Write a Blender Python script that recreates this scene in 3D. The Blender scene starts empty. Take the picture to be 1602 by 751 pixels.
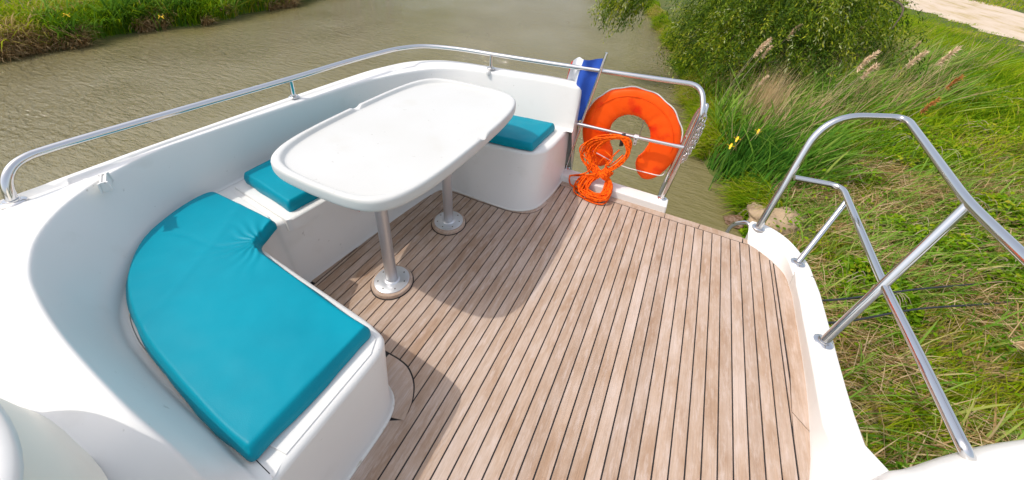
import bpy, bmesh, math, random
import numpy as np
from mathutils import Vector, Matrix, noise
random.seed(7); rng = np.random.default_rng(7)
S = bpy.context.scene
COL = S.collection
R_ = math.radians

# ------------------------------------------------------------------ camera
cam_d = bpy.data.cameras.new('camera'); cam = bpy.data.objects.new('camera', cam_d); COL.objects.link(cam)
cam.location = (0, 0, 1.5921); cam.rotation_euler = (1.05807, -0.04378, 0.45888)
cam_d.sensor_fit = 'HORIZONTAL'; cam_d.sensor_width = 36; cam_d.lens = 13.4515
cam_d.shift_y = -158.5 / 1602; cam_d.clip_start = 0.02; cam_d.clip_end = 3000
S.camera = cam

# ------------------------------------------------------------------ light
SUN = Vector((-.53, -.375, 1)).normalized()          # towards the sun
w = bpy.data.worlds.new('World'); S.world = w; w.use_nodes = True
nt = w.node_tree; bg = nt.nodes['Background']
sky = nt.nodes.new('ShaderNodeTexSky'); sky.sky_type = 'NISHITA'; sky.sun_disc = False
sky.sun_elevation = math.asin(SUN.z); sky.sun_rotation = math.atan2(SUN.x, SUN.y)
sky.air_density = 1.0; sky.dust_density = 4.0; sky.ozone_density = .8
sky_fill = nt.nodes.new('ShaderNodeVectorMath'); sky_fill.operation = 'ADD'; sky_fill.inputs[1].default_value = (2.6, 2.65, 2.7)   # even white added over the whole sky to lift the shade
nt.links.new(sky.outputs[0], sky_fill.inputs[0]); nt.links.new(sky_fill.outputs[0], bg.inputs[0]); bg.inputs[1].default_value = 0.15
sd = bpy.data.lights.new('sun', 'SUN'); sd.energy = 2.35; sd.angle = R_(0.55); sd.color = (1, .96, .90)
so = bpy.data.objects.new('sun', sd); COL.objects.link(so); so.location = (-6, -5, 12)
so.rotation_euler = SUN.to_track_quat('Z', 'Y').to_euler()
S.view_settings.view_transform = 'Standard'; S.view_settings.look = 'None'
S.view_settings.gamma = 1; S.view_settings.exposure = -0.02; S.view_settings.use_curve_mapping = False

# photo pixel -> point at height z (the photo's own camera, solved from the deck seams)
_CM = cam.rotation_euler.to_matrix()
def P(u, v, z):
    d = _CM @ Vector(((u - 801) / 598.6, -(v - 217) / 598.6, -1))
    t = (z - 1.5921) / d.z
    return Vector((d.x * t, d.y * t, z))

# ------------------------------------------------------------------ materials
def mat(name, col, rough=.5, metal=0, spec=.5, bump=None, var=None, coat=0, trans=0, objvar=0, sheen=0):
    """bump=(scale,strength,distance); var=(scale, colour2, lo, hi)"""
    m = bpy.data.materials.new(name); m.use_nodes = True
    n = m.node_tree.nodes; l = m.node_tree.links; b = n['Principled BSDF']
    b.inputs['Base Color'].default_value = (*col, 1); b.inputs['Roughness'].default_value = rough
    b.inputs['Metallic'].default_value = metal; b.inputs['Specular IOR Level'].default_value = spec
    b.inputs['Coat Weight'].default_value = coat
    if sheen: b.inputs['Sheen Weight'].default_value = sheen
    geo = n.new('ShaderNodeNewGeometry')
    out = None
    if var:
        t = n.new('ShaderNodeTexNoise'); t.inputs['Scale'].default_value = var[0]; t.inputs['Detail'].default_value = 6
        l.new(geo.outputs['Position'], t.inputs['Vector'])
        r = n.new('ShaderNodeMapRange'); r.inputs[1].default_value = var[2]; r.inputs[2].default_value = var[3]
        l.new(t.outputs[0], r.inputs[0])
        mx = n.new('ShaderNodeMix'); mx.data_type = 'RGBA'
        mx.inputs[6].default_value = (*col, 1); mx.inputs[7].default_value = (*var[1], 1)
        l.new(r.outputs[0], mx.inputs[0]); l.new(mx.outputs[2], b.inputs['Base Color'])
    if name in ('gelcoat', 'table_gelcoat', 'cream_plastic'):
        src = b.inputs['Base Color'].links[0].from_socket if b.inputs['Base Color'].links else None
        for sc, lo, hi, c2, amt in ((38, .70, .78, (.30, .27, .22), .55), (5.5, .60, .85, (.50, .46, .38), .35)):
            t = n.new('ShaderNodeTexNoise'); t.inputs['Scale'].default_value = sc; t.inputs['Detail'].default_value = 7
            l.new(geo.outputs['Position'], t.inputs['Vector'])
            r = n.new('ShaderNodeMapRange'); r.inputs[1].default_value = lo; r.inputs[2].default_value = hi; r.inputs[4].default_value = amt
            l.new(t.outputs[0], r.inputs[0])
            mx = n.new('ShaderNodeMix'); mx.data_type = 'RGBA'; mx.inputs[6].default_value = (*col, 1); mx.inputs[7].default_value = (*c2, 1)
            if src: l.new(src, mx.inputs[6])
            l.new(r.outputs[0], mx.inputs[0]); src = mx.outputs[2]
        l.new(src, b.inputs['Base Color'])
    if bump:
        t = n.new('ShaderNodeTexNoise'); t.inputs['Scale'].default_value = bump[0]; t.inputs['Detail'].default_value = 5
        l.new(geo.outputs['Position'], t.inputs['Vector'])
        bp = n.new('ShaderNodeBump'); bp.inputs['Strength'].default_value = bump[1]; bp.inputs['Distance'].default_value = bump[2]
        l.new(t.outputs[0], bp.inputs['Height']); l.new(bp.outputs[0], b.inputs['Normal'])
    return m

M = {}
M['gel'] = mat('gelcoat', (.765, .75, .715), .30, spec=.4, bump=(9, .04, .01), var=(2.2, (.73, .71, .67), .42, .8))
M['gelmatt'] = mat('table_gelcoat', (.585, .585, .56), .42, spec=.35, bump=(400, .05, .001), var=(3, (.56, .555, .52), .4, .8))
M['cream'] = mat('cream_plastic', (.84, .80, .68), .4, bump=(120, .08, .002))
M['sealant'] = mat('sealant', (.72, .70, .64), .6, var=(30, (.5, .44, .35), .6, .75))
M['caulk'] = mat('caulk', (.012, .011, .012), .6)
M['steel'] = mat('polished_steel', (.66, .65, .64), .09, 1.0, bump=(60, .03, .002))
M['alu'] = mat('brushed_aluminium', (.56, .56, .57), .42, .75)
M['plate'] = mat('cast_plate', (.72, .73, .75), .38, .75, bump=(300, .05, .001))
M['screw'] = mat('screw', (.22, .20, .18), .4, .8)
M['orange'] = mat('orange_cover', (1.0, .10, .003), .5, spec=.2, bump=(16, .12, .02), var=(9, (.80, .03, .002), .56, .72))
M['ropem'] = mat('orange_rope', (1.0, .15, .003), .7, spec=.15, bump=(420, .8, .002), var=(95, (.62, .045, .002), .45, .62))
M['white'] = mat('white_cord', (.75, .74, .7), .6)
M['black'] = mat('black_webbing', (.015, .014, .014), .7, bump=(300, .2, .001))
M['mooring'] = mat('black_line', (.02, .022, .03), .6, bump=(150, .3, .003))
M['blue'] = mat('flag_blue', (.012, .075, .42), .75, var=(18, (.01, .055, .33), .5, .7))
M['fwhite'] = mat('flag_white', (.72, .73, .75), .8)
M['red'] = mat('flag_red', (.6, .02, .02), .8)
M['sticker'] = mat('red_sticker', (.65, .04, .015), .4)
M['rock'] = mat('sandy_clay', (.40, .29, .18), .95, bump=(9, .9, .05), var=(5, (.26, .18, .11), .4, .7))
M['wetrock'] = mat('wet_brown_stone', (.16, .09, .05), .5, bump=(14, .8, .03))
M['bark'] = mat('bark', (.10, .075, .05), .95, bump=(20, .8, .03))
M['twig'] = mat('dead_twig', (.36, .29, .20), .9)
M['yellow'] = mat('iris_yellow', (.85, .55, .01), .6)
M['plume'] = mat('reed_plume', (.74, .56, .37), .95, var=(40, (.60, .42, .25), .4, .65))
M['rust'] = mat('rusty_plume', (.45, .17, .04), .95)

def vinyl():
    m = mat('turquoise_vinyl', (.0, .36, .47), .46, spec=.14)
    n = m.node_tree.nodes; l = m.node_tree.links; b = n['Principled BSDF']
    geo = n['Geometry']
    t = n.new('ShaderNodeTexNoise'); t.inputs['Scale'].default_value = 3.5; t.inputs['Detail'].default_value = 8
    l.new(geo.outputs['Position'], t.inputs['Vector'])
    r = n.new('ShaderNodeMapRange'); r.inputs[1].default_value = .4; r.inputs[2].default_value = .75
    l.new(t.outputs[0], r.inputs[0])
    mx = n.new('ShaderNodeMix'); mx.data_type = 'RGBA'
    mx.inputs[6].default_value = (0, .258, .345, 1); mx.inputs[7].default_value = (0, .215, .295, 1)
    l.new(r.outputs[0], mx.inputs[0]); l.new(mx.outputs[2], b.inputs['Base Color'])
    t2 = n.new('ShaderNodeTexNoise'); t2.inputs['Scale'].default_value = 450
    l.new(geo.outputs['Position'], t2.inputs['Vector'])
    t3 = n.new('ShaderNodeTexNoise'); t3.inputs['Scale'].default_value = 7; t3.inputs['Detail'].default_value = 2
    l.new(geo.outputs['Position'], t3.inputs['Vector'])
    ad = n.new('ShaderNodeMath'); ad.operation = 'MULTIPLY_ADD'; ad.inputs[1].default_value = 7
    l.new(t3.outputs[0], ad.inputs[0]); l.new(t2.outputs[0], ad.inputs[2])
    bp = n.new('ShaderNodeBump'); bp.inputs['Strength'].default_value = .25; bp.inputs['Distance'].default_value = .0012
    l.new(ad.outputs[0], bp.inputs['Height']); l.new(bp.outputs[0], b.inputs['Normal'])
    rr = n.new('ShaderNodeMapRange'); rr.inputs[3].default_value = .32; rr.inputs[4].default_value = .48
    l.new(t.outputs[0], rr.inputs[0]); l.new(rr.outputs[0], b.inputs['Roughness'])
    return m
M['vinyl'] = vinyl()

def teak(name, axis_scale):
    m = mat(name, (.4, .27, .18), .78, spec=.25)
    n = m.node_tree.nodes; l = m.node_tree.links; b = n['Principled BSDF']; geo = n['Geometry']
    oi = n.new('ShaderNodeObjectInfo')
    off = n.new('ShaderNodeMath'); off.operation = 'MULTIPLY'; off.inputs[1].default_value = 37
    l.new(oi.outputs['Random'], off.inputs[0])
    cb = n.new('ShaderNodeCombineXYZ'); l.new(off.outputs[0], cb.inputs[2]); l.new(off.outputs[0], cb.inputs[1])
    va = n.new('ShaderNodeVectorMath'); va.operation = 'ADD'
    l.new(geo.outputs['Position'], va.inputs[0]); l.new(cb.outputs[0], va.inputs[1])
    mp = n.new('ShaderNodeMapping'); mp.inputs['Scale'].default_value = axis_scale
    l.new(va.outputs[0], mp.inputs[0])
    g = n.new('ShaderNodeTexNoise'); g.inputs['Scale'].default_value = 1; g.inputs['Detail'].default_value = 8; g.inputs['Roughness'].default_value = .65
    l.new(mp.outputs[0], g.inputs['Vector'])
    # big weathered patches, continuous over the deck
    mp2 = n.new('ShaderNodeMapping'); mp2.inputs['Scale'].default_value = (9, 3.2, 4)
    l.new(va.outputs[0], mp2.inputs[0])
    w1 = n.new('ShaderNodeTexNoise'); w1.inputs['Scale'].default_value = 1; w1.inputs['Detail'].default_value = 7; w1.inputs['Roughness'].default_value = .68
    l.new(mp2.outputs[0], w1.inputs['Vector'])
    cr = n.new('ShaderNodeValToRGB'); e = cr.color_ramp.elements
    e[0].position = .36; e[0].color = (.37, .25, .17, 1); e[1].position = .66; e[1].color = (.51, .405, .335, 1)
    x = e.new(.5); x.color = (.445, .33, .25, 1)
    l.new(w1.outputs[0], cr.inputs[0])
    # object tint
    tint = n.new('ShaderNodeValToRGB'); q = tint.color_ramp.elements
    q[0].color = (.92, .89, .87, 1); q[1].color = (1.05, 1.04, 1.04, 1); y = q.new(.5); y.color = (1.0, .965, .93, 1)
    l.new(oi.outputs['Random'], tint.inputs[0])
    mm = n.new('ShaderNodeMix'); mm.data_type = 'RGBA'; mm.blend_type = 'MULTIPLY'; mm.inputs[0].default_value = 1
    l.new(cr.outputs[0], mm.inputs[6]); l.new(tint.outputs[0], mm.inputs[7])
    gr = n.new('ShaderNodeMapRange'); gr.inputs[1].default_value = .3; gr.inputs[2].default_value = .7; gr.inputs[3].default_value = .84; gr.inputs[4].default_value = 1.10
    l.new(g.outputs[0], gr.inputs[0])
    m2 = n.new('ShaderNodeMix'); m2.data_type = 'RGBA'; m2.blend_type = 'MULTIPLY'; m2.inputs[0].default_value = 1
    l.new(mm.outputs[2], m2.inputs[6]); l.new(gr.outputs[0], m2.inputs[7])
    # dark stains
    mp3 = n.new('ShaderNodeMapping'); mp3.inputs['Scale'].default_value = (60, 11, 20)
    l.new(va.outputs[0], mp3.inputs[0])
    w2 = n.new('ShaderNodeTexNoise'); w2.inputs['Scale'].default_value = 1; w2.inputs['Detail'].default_value = 6; w2.inputs['Roughness'].default_value = .75
    l.new(mp3.outputs[0], w2.inputs['Vector'])
    wr2 = n.new('ShaderNodeMapRange'); wr2.inputs[1].default_value = .50; wr2.inputs[2].default_value = .72; wr2.inputs[4].default_value = .60
    l.new(w2.outputs[0], wr2.inputs[0])
    mb2 = n.new('ShaderNodeMix'); mb2.data_type = 'RGBA'; mb2.inputs[7].default_value = (.60, .50, .445, 1)   # bleached, greyed fibres
    l.new(wr2.outputs[0], mb2.inputs[0]); l.new(m2.outputs[2], mb2.inputs[6]); m2 = mb2
    st = n.new('ShaderNodeTexNoise'); st.inputs['Scale'].default_value = 7; st.inputs['Detail'].default_value = 4
    l.new(geo.outputs['Position'], st.inputs['Vector'])
    sr = n.new('ShaderNodeMapRange'); sr.inputs[1].default_value = .66; sr.inputs[2].default_value = .80; sr.inputs[3].default_value = 0; sr.inputs[4].default_value = .5
    l.new(st.outputs[0], sr.inputs[0])
    m3 = n.new('ShaderNodeMix'); m3.data_type = 'RGBA'; m3.inputs[7].default_value = (.20, .12, .07, 1)
    l.new(sr.outputs[0], m3.inputs[0]); l.new(m2.outputs[2], m3.inputs[6])
    l.new(m3.outputs[2], b.inputs['Base Color'])
    bp = n.new('ShaderNodeBump'); bp.inputs['Strength'].default_value = .5; bp.inputs['Distance'].default_value = .0015
    l.new(g.outputs[0], bp.inputs['Height']); l.new(bp.outputs[0], b.inputs['Normal'])
    return m
M['teak'] = teak('weathered_teak', (240, 5, 60))
M['teakx'] = teak('weathered_teak_cross', (9, 200, 60))

def leafmat(name, ramp, trans=.42, rough=.75, spec=.05):
    m = bpy.data.materials.new(name); m.use_nodes = True
    n = m.node_tree.nodes; l = m.node_tree.links; b = n['Principled BSDF']
    at = n.new('ShaderNodeAttribute'); at.attribute_name = 'tone'
    cr = n.new('ShaderNodeValToRGB'); e = cr.color_ramp.elements
    e[0].position = ramp[0][0]; e[0].color = (*ramp[0][1], 1); e[1].position = ramp[-1][0]; e[1].color = (*ramp[-1][1], 1)
    for p, c in ramp[1:-1]:
        x = e.new(p); x.color = (*c, 1)
    l.new(at.outputs['Fac'], cr.inputs[0]); l.new(cr.outputs[0], b.inputs['Base Color'])
    b.inputs['Roughness'].default_value = rough; b.inputs['Specular IOR Level'].default_value = spec
    tr = n.new('ShaderNodeBsdfTranslucent'); l.new(cr.outputs[0], tr.inputs[0])
    mx = n.new('ShaderNodeMixShader'); mx.inputs[0].default_value = trans
    l.new(b.outputs[0], mx.inputs[1]); l.new(tr.outputs[0], mx.inputs[2])
    l.new(mx.outputs[0], n['Material Output'].inputs[0])
    return m
STRAW = (.40, .29, .15)
M['grass'] = leafmat('grass_blades', [(0, (.035, .10, .004)), (.3, (.10, .22, .005)), (.55, (.23, .36, .008)), (.72, (.38, .42, .012)), (.85, (.44, .34, .10)), (1, (.58, .43, .22))])
M['reed'] = leafmat('reed_leaves', [(0, (.045, .12, .012)), (.35, (.12, .26, .022)), (.7, (.26, .42, .06)), (.85, (.42, .46, .11)), (1, (.60, .46, .24))])
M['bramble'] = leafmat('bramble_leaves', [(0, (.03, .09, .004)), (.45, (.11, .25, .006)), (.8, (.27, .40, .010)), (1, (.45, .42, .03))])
M['willow'] = leafmat('willow_leaves', [(0, (.018, .045, .003)), (.4, (.06, .12, .006)), (.7, (.17, .25, .010)), (.88, (.40, .41, .015)), (1, (.42, .46, .22))], .34, .6, .15)
M['iris'] = leafmat('iris_leaves', [(0, (.03, .10, .014)), (.5, (.06, .19, .02)), (1, (.18, .32, .03))], .25, .6)
M['straw'] = leafmat('straw', [(0, (.22, .12, .04)), (.5, (.46, .31, .14)), (1, (.66, .51, .30))], .3, .9, .03)

def ground_mat():
    m = mat('bank_soil', (.10, .11, .035), .95, bump=(6, .9, .06))
    n = m.node_tree.nodes; l = m.node_tree.links; b = n['Principled BSDF']; geo = n['Geometry']
    t = n.new('ShaderNodeTexNoise'); t.inputs['Scale'].default_value = 1.1; t.inputs['Detail'].default_value = 10; t.inputs['Roughness'].default_value = .7
    l.new(geo.outputs['Position'], t.inputs['Vector'])
    cr = n.new('ShaderNodeValToRGB'); e = cr.color_ramp.elements
    e[0].position = .32; e[0].color = (.035, .06, .008, 1); e[1].position = .72; e[1].color = (.13, .09, .045, 1)
    x = e.new(.52); x.color = (.08, .10, .012, 1)
    l.new(t.outputs[0], cr.inputs[0]); l.new(cr.outputs[0], b.inputs['Base Color'])
    return m
M['ground'] = ground_mat()
def path_mat():
    m = mat('sandy_track', (.5, .4, .28), .95, bump=(5, .8, .05))
    n = m.node_tree.nodes; l = m.node_tree.links; b = n['Principled BSDF']; geo = n['Geometry']
    mp = n.new('ShaderNodeMapping'); mp.inputs['Rotation'].default_value = (0, 0, R_(12)); mp.inputs['Scale'].default_value = (1.5, .28, 1)
    l.new(geo.outputs['Position'], mp.inputs[0])
    t = n.new('ShaderNodeTexNoise'); t.inputs['Scale'].default_value = 1.3; t.inputs['Detail'].default_value = 9; t.inputs['Roughness'].default_value = .65
    l.new(mp.outputs[0], t.inputs['Vector'])
    cr = n.new('ShaderNodeValToRGB'); e = cr.color_ramp.elements
    e[0].position = .28; e[0].color = (.17, .17, .05, 1); e[1].position = .65; e[1].color = (.60, .49, .38, 1)
    x = e.new(.38); x.color = (.46, .35, .19, 1); x = e.new(.48); x.color = (.54, .43, .31, 1)
    l.new(t.outputs[0], cr.inputs[0]); l.new(cr.outputs[0], b.inputs['Base Color'])
    return m
M['path'] = path_mat()
def water_mat():
    m = bpy.data.materials.new('murky_water'); m.use_nodes = True
    n = m.node_tree.nodes; l = m.node_tree.links; b = n['Principled BSDF']
    b.inputs['Roughness'].default_value = .04; b.inputs['IOR'].default_value = 1.33
    b.inputs['Specular IOR Level'].default_value = .85
    geo = n.new('ShaderNodeNewGeometry')
    t = n.new('ShaderNodeTexNoise'); t.inputs['Scale'].default_value = .25; t.inputs['Detail'].default_value = 4
    l.new(geo.outputs['Position'], t.inputs['Vector'])
    cr = n.new('ShaderNodeValToRGB'); e = cr.color_ramp.elements
    e[0].position = .35; e[0].color = (.172, .146, .058, 1); e[1].position = .68; e[1].color = (.200, .170, .082, 1)
    l.new(t.outputs[0], cr.inputs[0]); l.new(cr.outputs[0], b.inputs['Base Color'])
    # wind ripples: crests run across the wind
    mp = n.new('ShaderNodeMapping'); mp.inputs['Rotation'].default_value = (0, 0, R_(-38)); mp.inputs['Scale'].default_value = (.8, 3.0, 1)
    l.new(geo.outputs['Position'], mp.inputs[0])
    def nz(s, d, r=.5, dist=0.0):
        q = n.new('ShaderNodeTexNoise'); q.inputs['Scale'].default_value = s; q.inputs['Detail'].default_value = d
        q.inputs['Roughness'].default_value = r; q.inputs['Distortion'].default_value = dist
        l.new(mp.outputs[0], q.inputs['Vector']); return q
    a = nz(2.7, 3, .55, .5); c = nz(7.5, 3, .6, .3)
    ad = n.new('ShaderNodeMath'); ad.operation = 'MULTIPLY_ADD'; ad.inputs[1].default_value = .55
    l.new(c.outputs[0], ad.inputs[0]); l.new(a.outputs[0], ad.inputs[2])
    # gust patches modulate the ripple height
    gp = n.new('ShaderNodeTexNoise'); gp.inputs['Scale'].default_value = .22; gp.inputs['Detail'].default_value = 3
    l.new(geo.outputs['Position'], gp.inputs['Vector'])
    gr = n.new('ShaderNodeMapRange'); gr.inputs[1].default_value = .35; gr.inputs[2].default_value = .65; gr.inputs[3].default_value = .35; gr.inputs[4].default_value = 1
    l.new(gp.outputs[0], gr.inputs[0])
    bp = n.new('ShaderNodeBump'); bp.inputs['Distance'].default_value = .15
    l.new(gr.outputs[0], bp.inputs['Strength'])
    l.new(ad.outputs[0], bp.inputs['Height']); l.new(bp.outputs[0], b.inputs['Normal'])
    return m
M['water'] = water_mat()

# ------------------------------------------------------------------ helpers
def tag(o, label=None, cat=None, group=None, kind=None):
    if label: o['label'] = label
    if cat: o['category'] = cat
    if group: o['group'] = group
    if kind: o['kind'] = kind
    return o
def empty(name, loc, label, cat, group=None):
    o = bpy.data.objects.new(name, None); COL.objects.link(o); o.location = loc; o.empty_display_size = .1
    return tag(o, label, cat, group)
def world_loc(o):
    v = Vector(o.location)
    if o.parent: v = v + Vector(world_loc(o.parent)) if False else v
    return v
def par(o, p):
    """parent with geometry given in world coordinates"""
    o.parent = p
    if p.type == 'EMPTY': o.matrix_parent_inverse = Matrix.Translation(-Vector(p.location))
    return o
def link(name, me, m, parent=None, smooth=True, sharp=35):
    me.materials.append(M[m] if isinstance(m, str) else m)
    if smooth:
        me.shade_smooth()
        if sharp: me.set_sharp_from_angle(angle=R_(sharp))
    o = bpy.data.objects.new(name, me); COL.objects.link(o)
    if m in ('gel', 'gelmatt', 'cream'):
        wn = o.modifiers.new('weighted', 'WEIGHTED_NORMAL'); wn.keep_sharp = True; wn.weight = 60
    if parent is not None: par(o, parent)
    return o
def build(name, V, F, m, parent=None, smooth=True, sharp=35):
    me = bpy.data.meshes.new(name); me.from_pydata([tuple(v) for v in V], [], F); me.validate(); me.update()
    return link(name, me, m, parent, smooth, sharp)
def from_bm(name, bm, m, parent=None, smooth=True, sharp=35):
    bmesh.ops.recalc_face_normals(bm, faces=bm.faces)
    me = bpy.data.meshes.new(name); bm.to_mesh(me); bm.free()
    return link(name, me, m, parent, smooth, sharp)
class MB:
    def __init__(s): s.V = []; s.F = []
    def add(s, V, F):
        k = len(s.V); s.V += [tuple(v) for v in V]; s.F += [tuple(i + k for i in f) for f in F]
    def build(s, name, m, parent=None, smooth=True, sharp=35): return build(name, s.V, s.F, m, parent, smooth, sharp)
def smooth_path(pts, n=6, closed=False):
    """Catmull-Rom"""
    pts = [Vector(p) for p in pts]; out = []
    N = len(pts)
    for i in range(N if closed else N - 1):
        if closed: a, b, c, d = pts[i - 1], pts[i], pts[(i + 1) % N], pts[(i + 2) % N]
        else: a, b, c, d = pts[max(i - 1, 0)], pts[i], pts[i + 1], pts[min(i + 2, N - 1)]
        for k in range(n):
            t = k / n
            out.append(.5 * ((2 * b) + (c - a) * t + (2 * a - 5 * b + 4 * c - d) * t * t + (3 * b - a - 3 * c + d) * t ** 3))
    if not closed: out.append(pts[-1])
    return out
def resample(pts, n):
    pts = [Vector(p) for p in pts]; L = [0]
    for a, b in zip(pts, pts[1:]): L.append(L[-1] + (b - a).length)
    out = []; j = 0
    for k in range(n):
        t = L[-1] * k / (n - 1)
        while j < len(L) - 2 and L[j + 1] < t: j += 1
        f = (t - L[j]) / max(L[j + 1] - L[j], 1e-9)
        out.append(pts[j].lerp(pts[j + 1], min(1, max(0, f))))
    return out
def fillet(pts, r, n=7):
    """round every inner corner of a 3D polyline (bent tube)"""
    pts = [Vector(p) for p in pts]; out = [pts[0]]
    for i in range(1, len(pts) - 1):
        a, b, c = pts[i - 1], pts[i], pts[i + 1]
        rr = r[i - 1] if isinstance(r, (list, tuple)) else r
        d1 = (a - b); d2 = (c - b); k = min(rr, d1.length * .48, d2.length * .48)
        p = b + d1.normalized() * k; q = b + d2.normalized() * k
        for s in range(n + 1):
            t = s / n; out.append(p * (1 - t) ** 2 + b * 2 * t * (1 - t) + q * t * t)
    out.append(pts[-1]); return out
def tube_geo(pts, r, seg=12, caps=True, closed=False, flat=1.0):
    pts = [Vector(p) for p in pts]; N = len(pts); V = []; F = []
    t0 = (pts[1] - pts[0]).normalized()
    up = Vector((0, 0, 1)) if abs(t0.z) < .9 else Vector((1, 0, 0))
    nrm = (up - t0 * up.dot(t0)).normalized()
    for i, p in enumerate(pts):
        if closed: t = (pts[(i + 1) % N] - pts[i - 1])
        else: t = pts[min(i + 1, N - 1)] - pts[max(i - 1, 0)]
        if t.length < 1e-9: t = t0.copy()
        t.normalize(); nrm = nrm - t * nrm.dot(t)
        if nrm.length < 1e-6: nrm = t.orthogonal()
        nrm.normalize(); bn = t.cross(nrm)
        rr = r[i] if isinstance(r, (list, tuple)) else r
        for k in range(seg):
            a = 2 * math.pi * k / seg
            V.append(p + nrm * math.cos(a) * rr + bn * math.sin(a) * rr * flat)
    M_ = N if closed else N - 1
    for i in range(M_):
        for k in range(seg):
            a = i * seg + k; b = i * seg + (k + 1) % seg; j = ((i + 1) % N) * seg
            F.append((a, b, j + (k + 1) % seg, j + k))
    if caps and not closed:
        F.append(tuple(range(seg))[::-1]); F.append(tuple(range((N - 1) * seg, N * seg)))
    return V, F
def tube(name, pts, r, m, parent=None, seg=14, **k):
    V, F = tube_geo(pts, r, seg, **k); return build(name, V, F, m, parent, True, 60)
def lathe(name, prof, center, m, parent=None, seg=36, axis=None):
    V = []; F = []; q = Matrix.Identity(3) if axis is None else Vector(axis).to_track_quat('Z', 'Y').to_matrix()
    c = Vector(center)
    for r, z in prof:
        for k in range(seg):
            a = 2 * math.pi * k / seg; V.append(c + q @ Vector((r * math.cos(a), r * math.sin(a), z)))
    for i in range(len(prof) - 1):
        for k in range(seg):
            F.append((i * seg + k, i * seg + (k + 1) % seg, (i + 1) * seg + (k + 1) % seg, (i + 1) * seg + k))
    F.append(tuple(range((len(prof) - 1) * seg, len(prof) * seg)))
    return build(name, V, F, m, parent, True, 40)
def grid_faces(nr, nc, wrap=False):
    F = []
    for i in range(nr - 1):
        for j in range(nc - (0 if wrap else 1)):
            a = i * nc + j; b = i * nc + (j + 1) % nc
            F.append((a, b, b + nc, a + nc))
    return F
def slab(name, poly, z0, z1, m, parent=None, bev=.0, seg=2, smooth=True):
    """prism from a plan polygon, top at z1"""
    bm = bmesh.new(); vs = [bm.verts.new((p[0], p[1], z1)) for p in poly]
    f = bm.faces.new(vs); r = bmesh.ops.extrude_face_region(bm, geom=[f])
    lo = [g for g in r['geom'] if isinstance(g, bmesh.types.BMVert)]
    for v in lo: v.co.z = z0
    if bev:
        es = [e for e in bm.edges if abs(e.verts[0].co.z - z1) < 1e-6 and abs(e.verts[1].co.z - z1) < 1e-6]
        bmesh.ops.bevel(bm, geom=es, offset=bev, segments=seg, affect='EDGES', profile=.5, clamp_overlap=True)
    bmesh.ops.triangulate(bm, faces=[f for f in bm.faces if len(f.verts) > 4])
    return from_bm(name, bm, m, parent, smooth, 35)

# ------------------------------------------------------------------ ground, water, path
WZ = -2.2
_rb = [(-40, 1.35), (0, 1.35), (5.0, 1.33), (5.6, 1.40), (6.0, 1.30), (6.5, .98), (7.6, .58), (10.6, .15), (14.2, -.45), (16.7, -1.2), (21, -2.3), (25, -3.4), (40, -8.5), (300, -110)]
_lb = [(-40, -16.0), (2.9, -16.4), (4.2, -16.7), (6, -17.0), (8.2, -16.6), (10.2, -16.9), (13.7, -17.8), (20, -19.5), (30, -23), (300, -160)]
def interp(tab, y): return np.interp(y, [a for a, b in tab], [b for a, b in tab])
def right_edge(y): y = np.asarray(y, float); return interp(_rb, y) + .10 * np.sin(y * 2.3) * (y > 6.4) + .05 * np.sin(y * 6.1 + 1)
def left_edge(y): y = np.asarray(y, float); return interp(_lb, y) + .18 * np.sin(y * 1.7) + .1 * np.sin(y * 4.1 + 2)
def gz(x, y):
    x = np.asarray(x, float); y = np.asarray(y, float)
    dr = x - right_edge(y); dl = left_edge(y) - x
    d = np.maximum(dr, dl)
    h = np.where(d < 0, np.maximum(-3.2, WZ + d * 1.0 - .02), np.where(d < .35, WZ + d * .95, WZ + .33 + (1 - np.exp(-(d - .35) / 2.6)) * .58))
    lump = .05 * np.sin(x * 2.1 + y * .7) * np.sin(y * 1.9 - x * .6) + .03 * np.sin(x * 5.3 + 1) * np.sin(y * 4.7)
    return h + lump * np.clip(d * 1.5, 0, 1) * np.clip((9 - d) / 3, 0, 1)
def axis(lo, hi, parts):
    a = []
    for s, e, st in parts: a += list(np.arange(s, e, st))
    return np.array([lo] + a + [hi])
gx = axis(-900, 900, [(-700, -60, 80), (-60, -26, 3), (-26, -14, .5), (-14, 0, 2), (0, 9, .22), (9, 22, .7), (22, 60, 5), (60, 700, 80)])
gy = axis(-900, 900, [(-700, -40, 80), (-40, 0, 4), (0, 14, .22), (14, 40, .7), (40, 80, 5), (80, 700, 80)])
X, Y = np.meshgrid(gx, gy); Z = gz(X, Y)
ground = build('ground', np.stack([X, Y, Z], -1).reshape(-1, 3), grid_faces(len(gy), len(gx)), 'ground', sharp=None)
tag(ground, kind='structure')
water = build('water', [(-600, -600, WZ), (600, -600, WZ), (600, 600, WZ), (-600, 600, WZ)], [(0, 1, 2, 3)], 'water', smooth=False)
tag(water, kind='structure')
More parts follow.
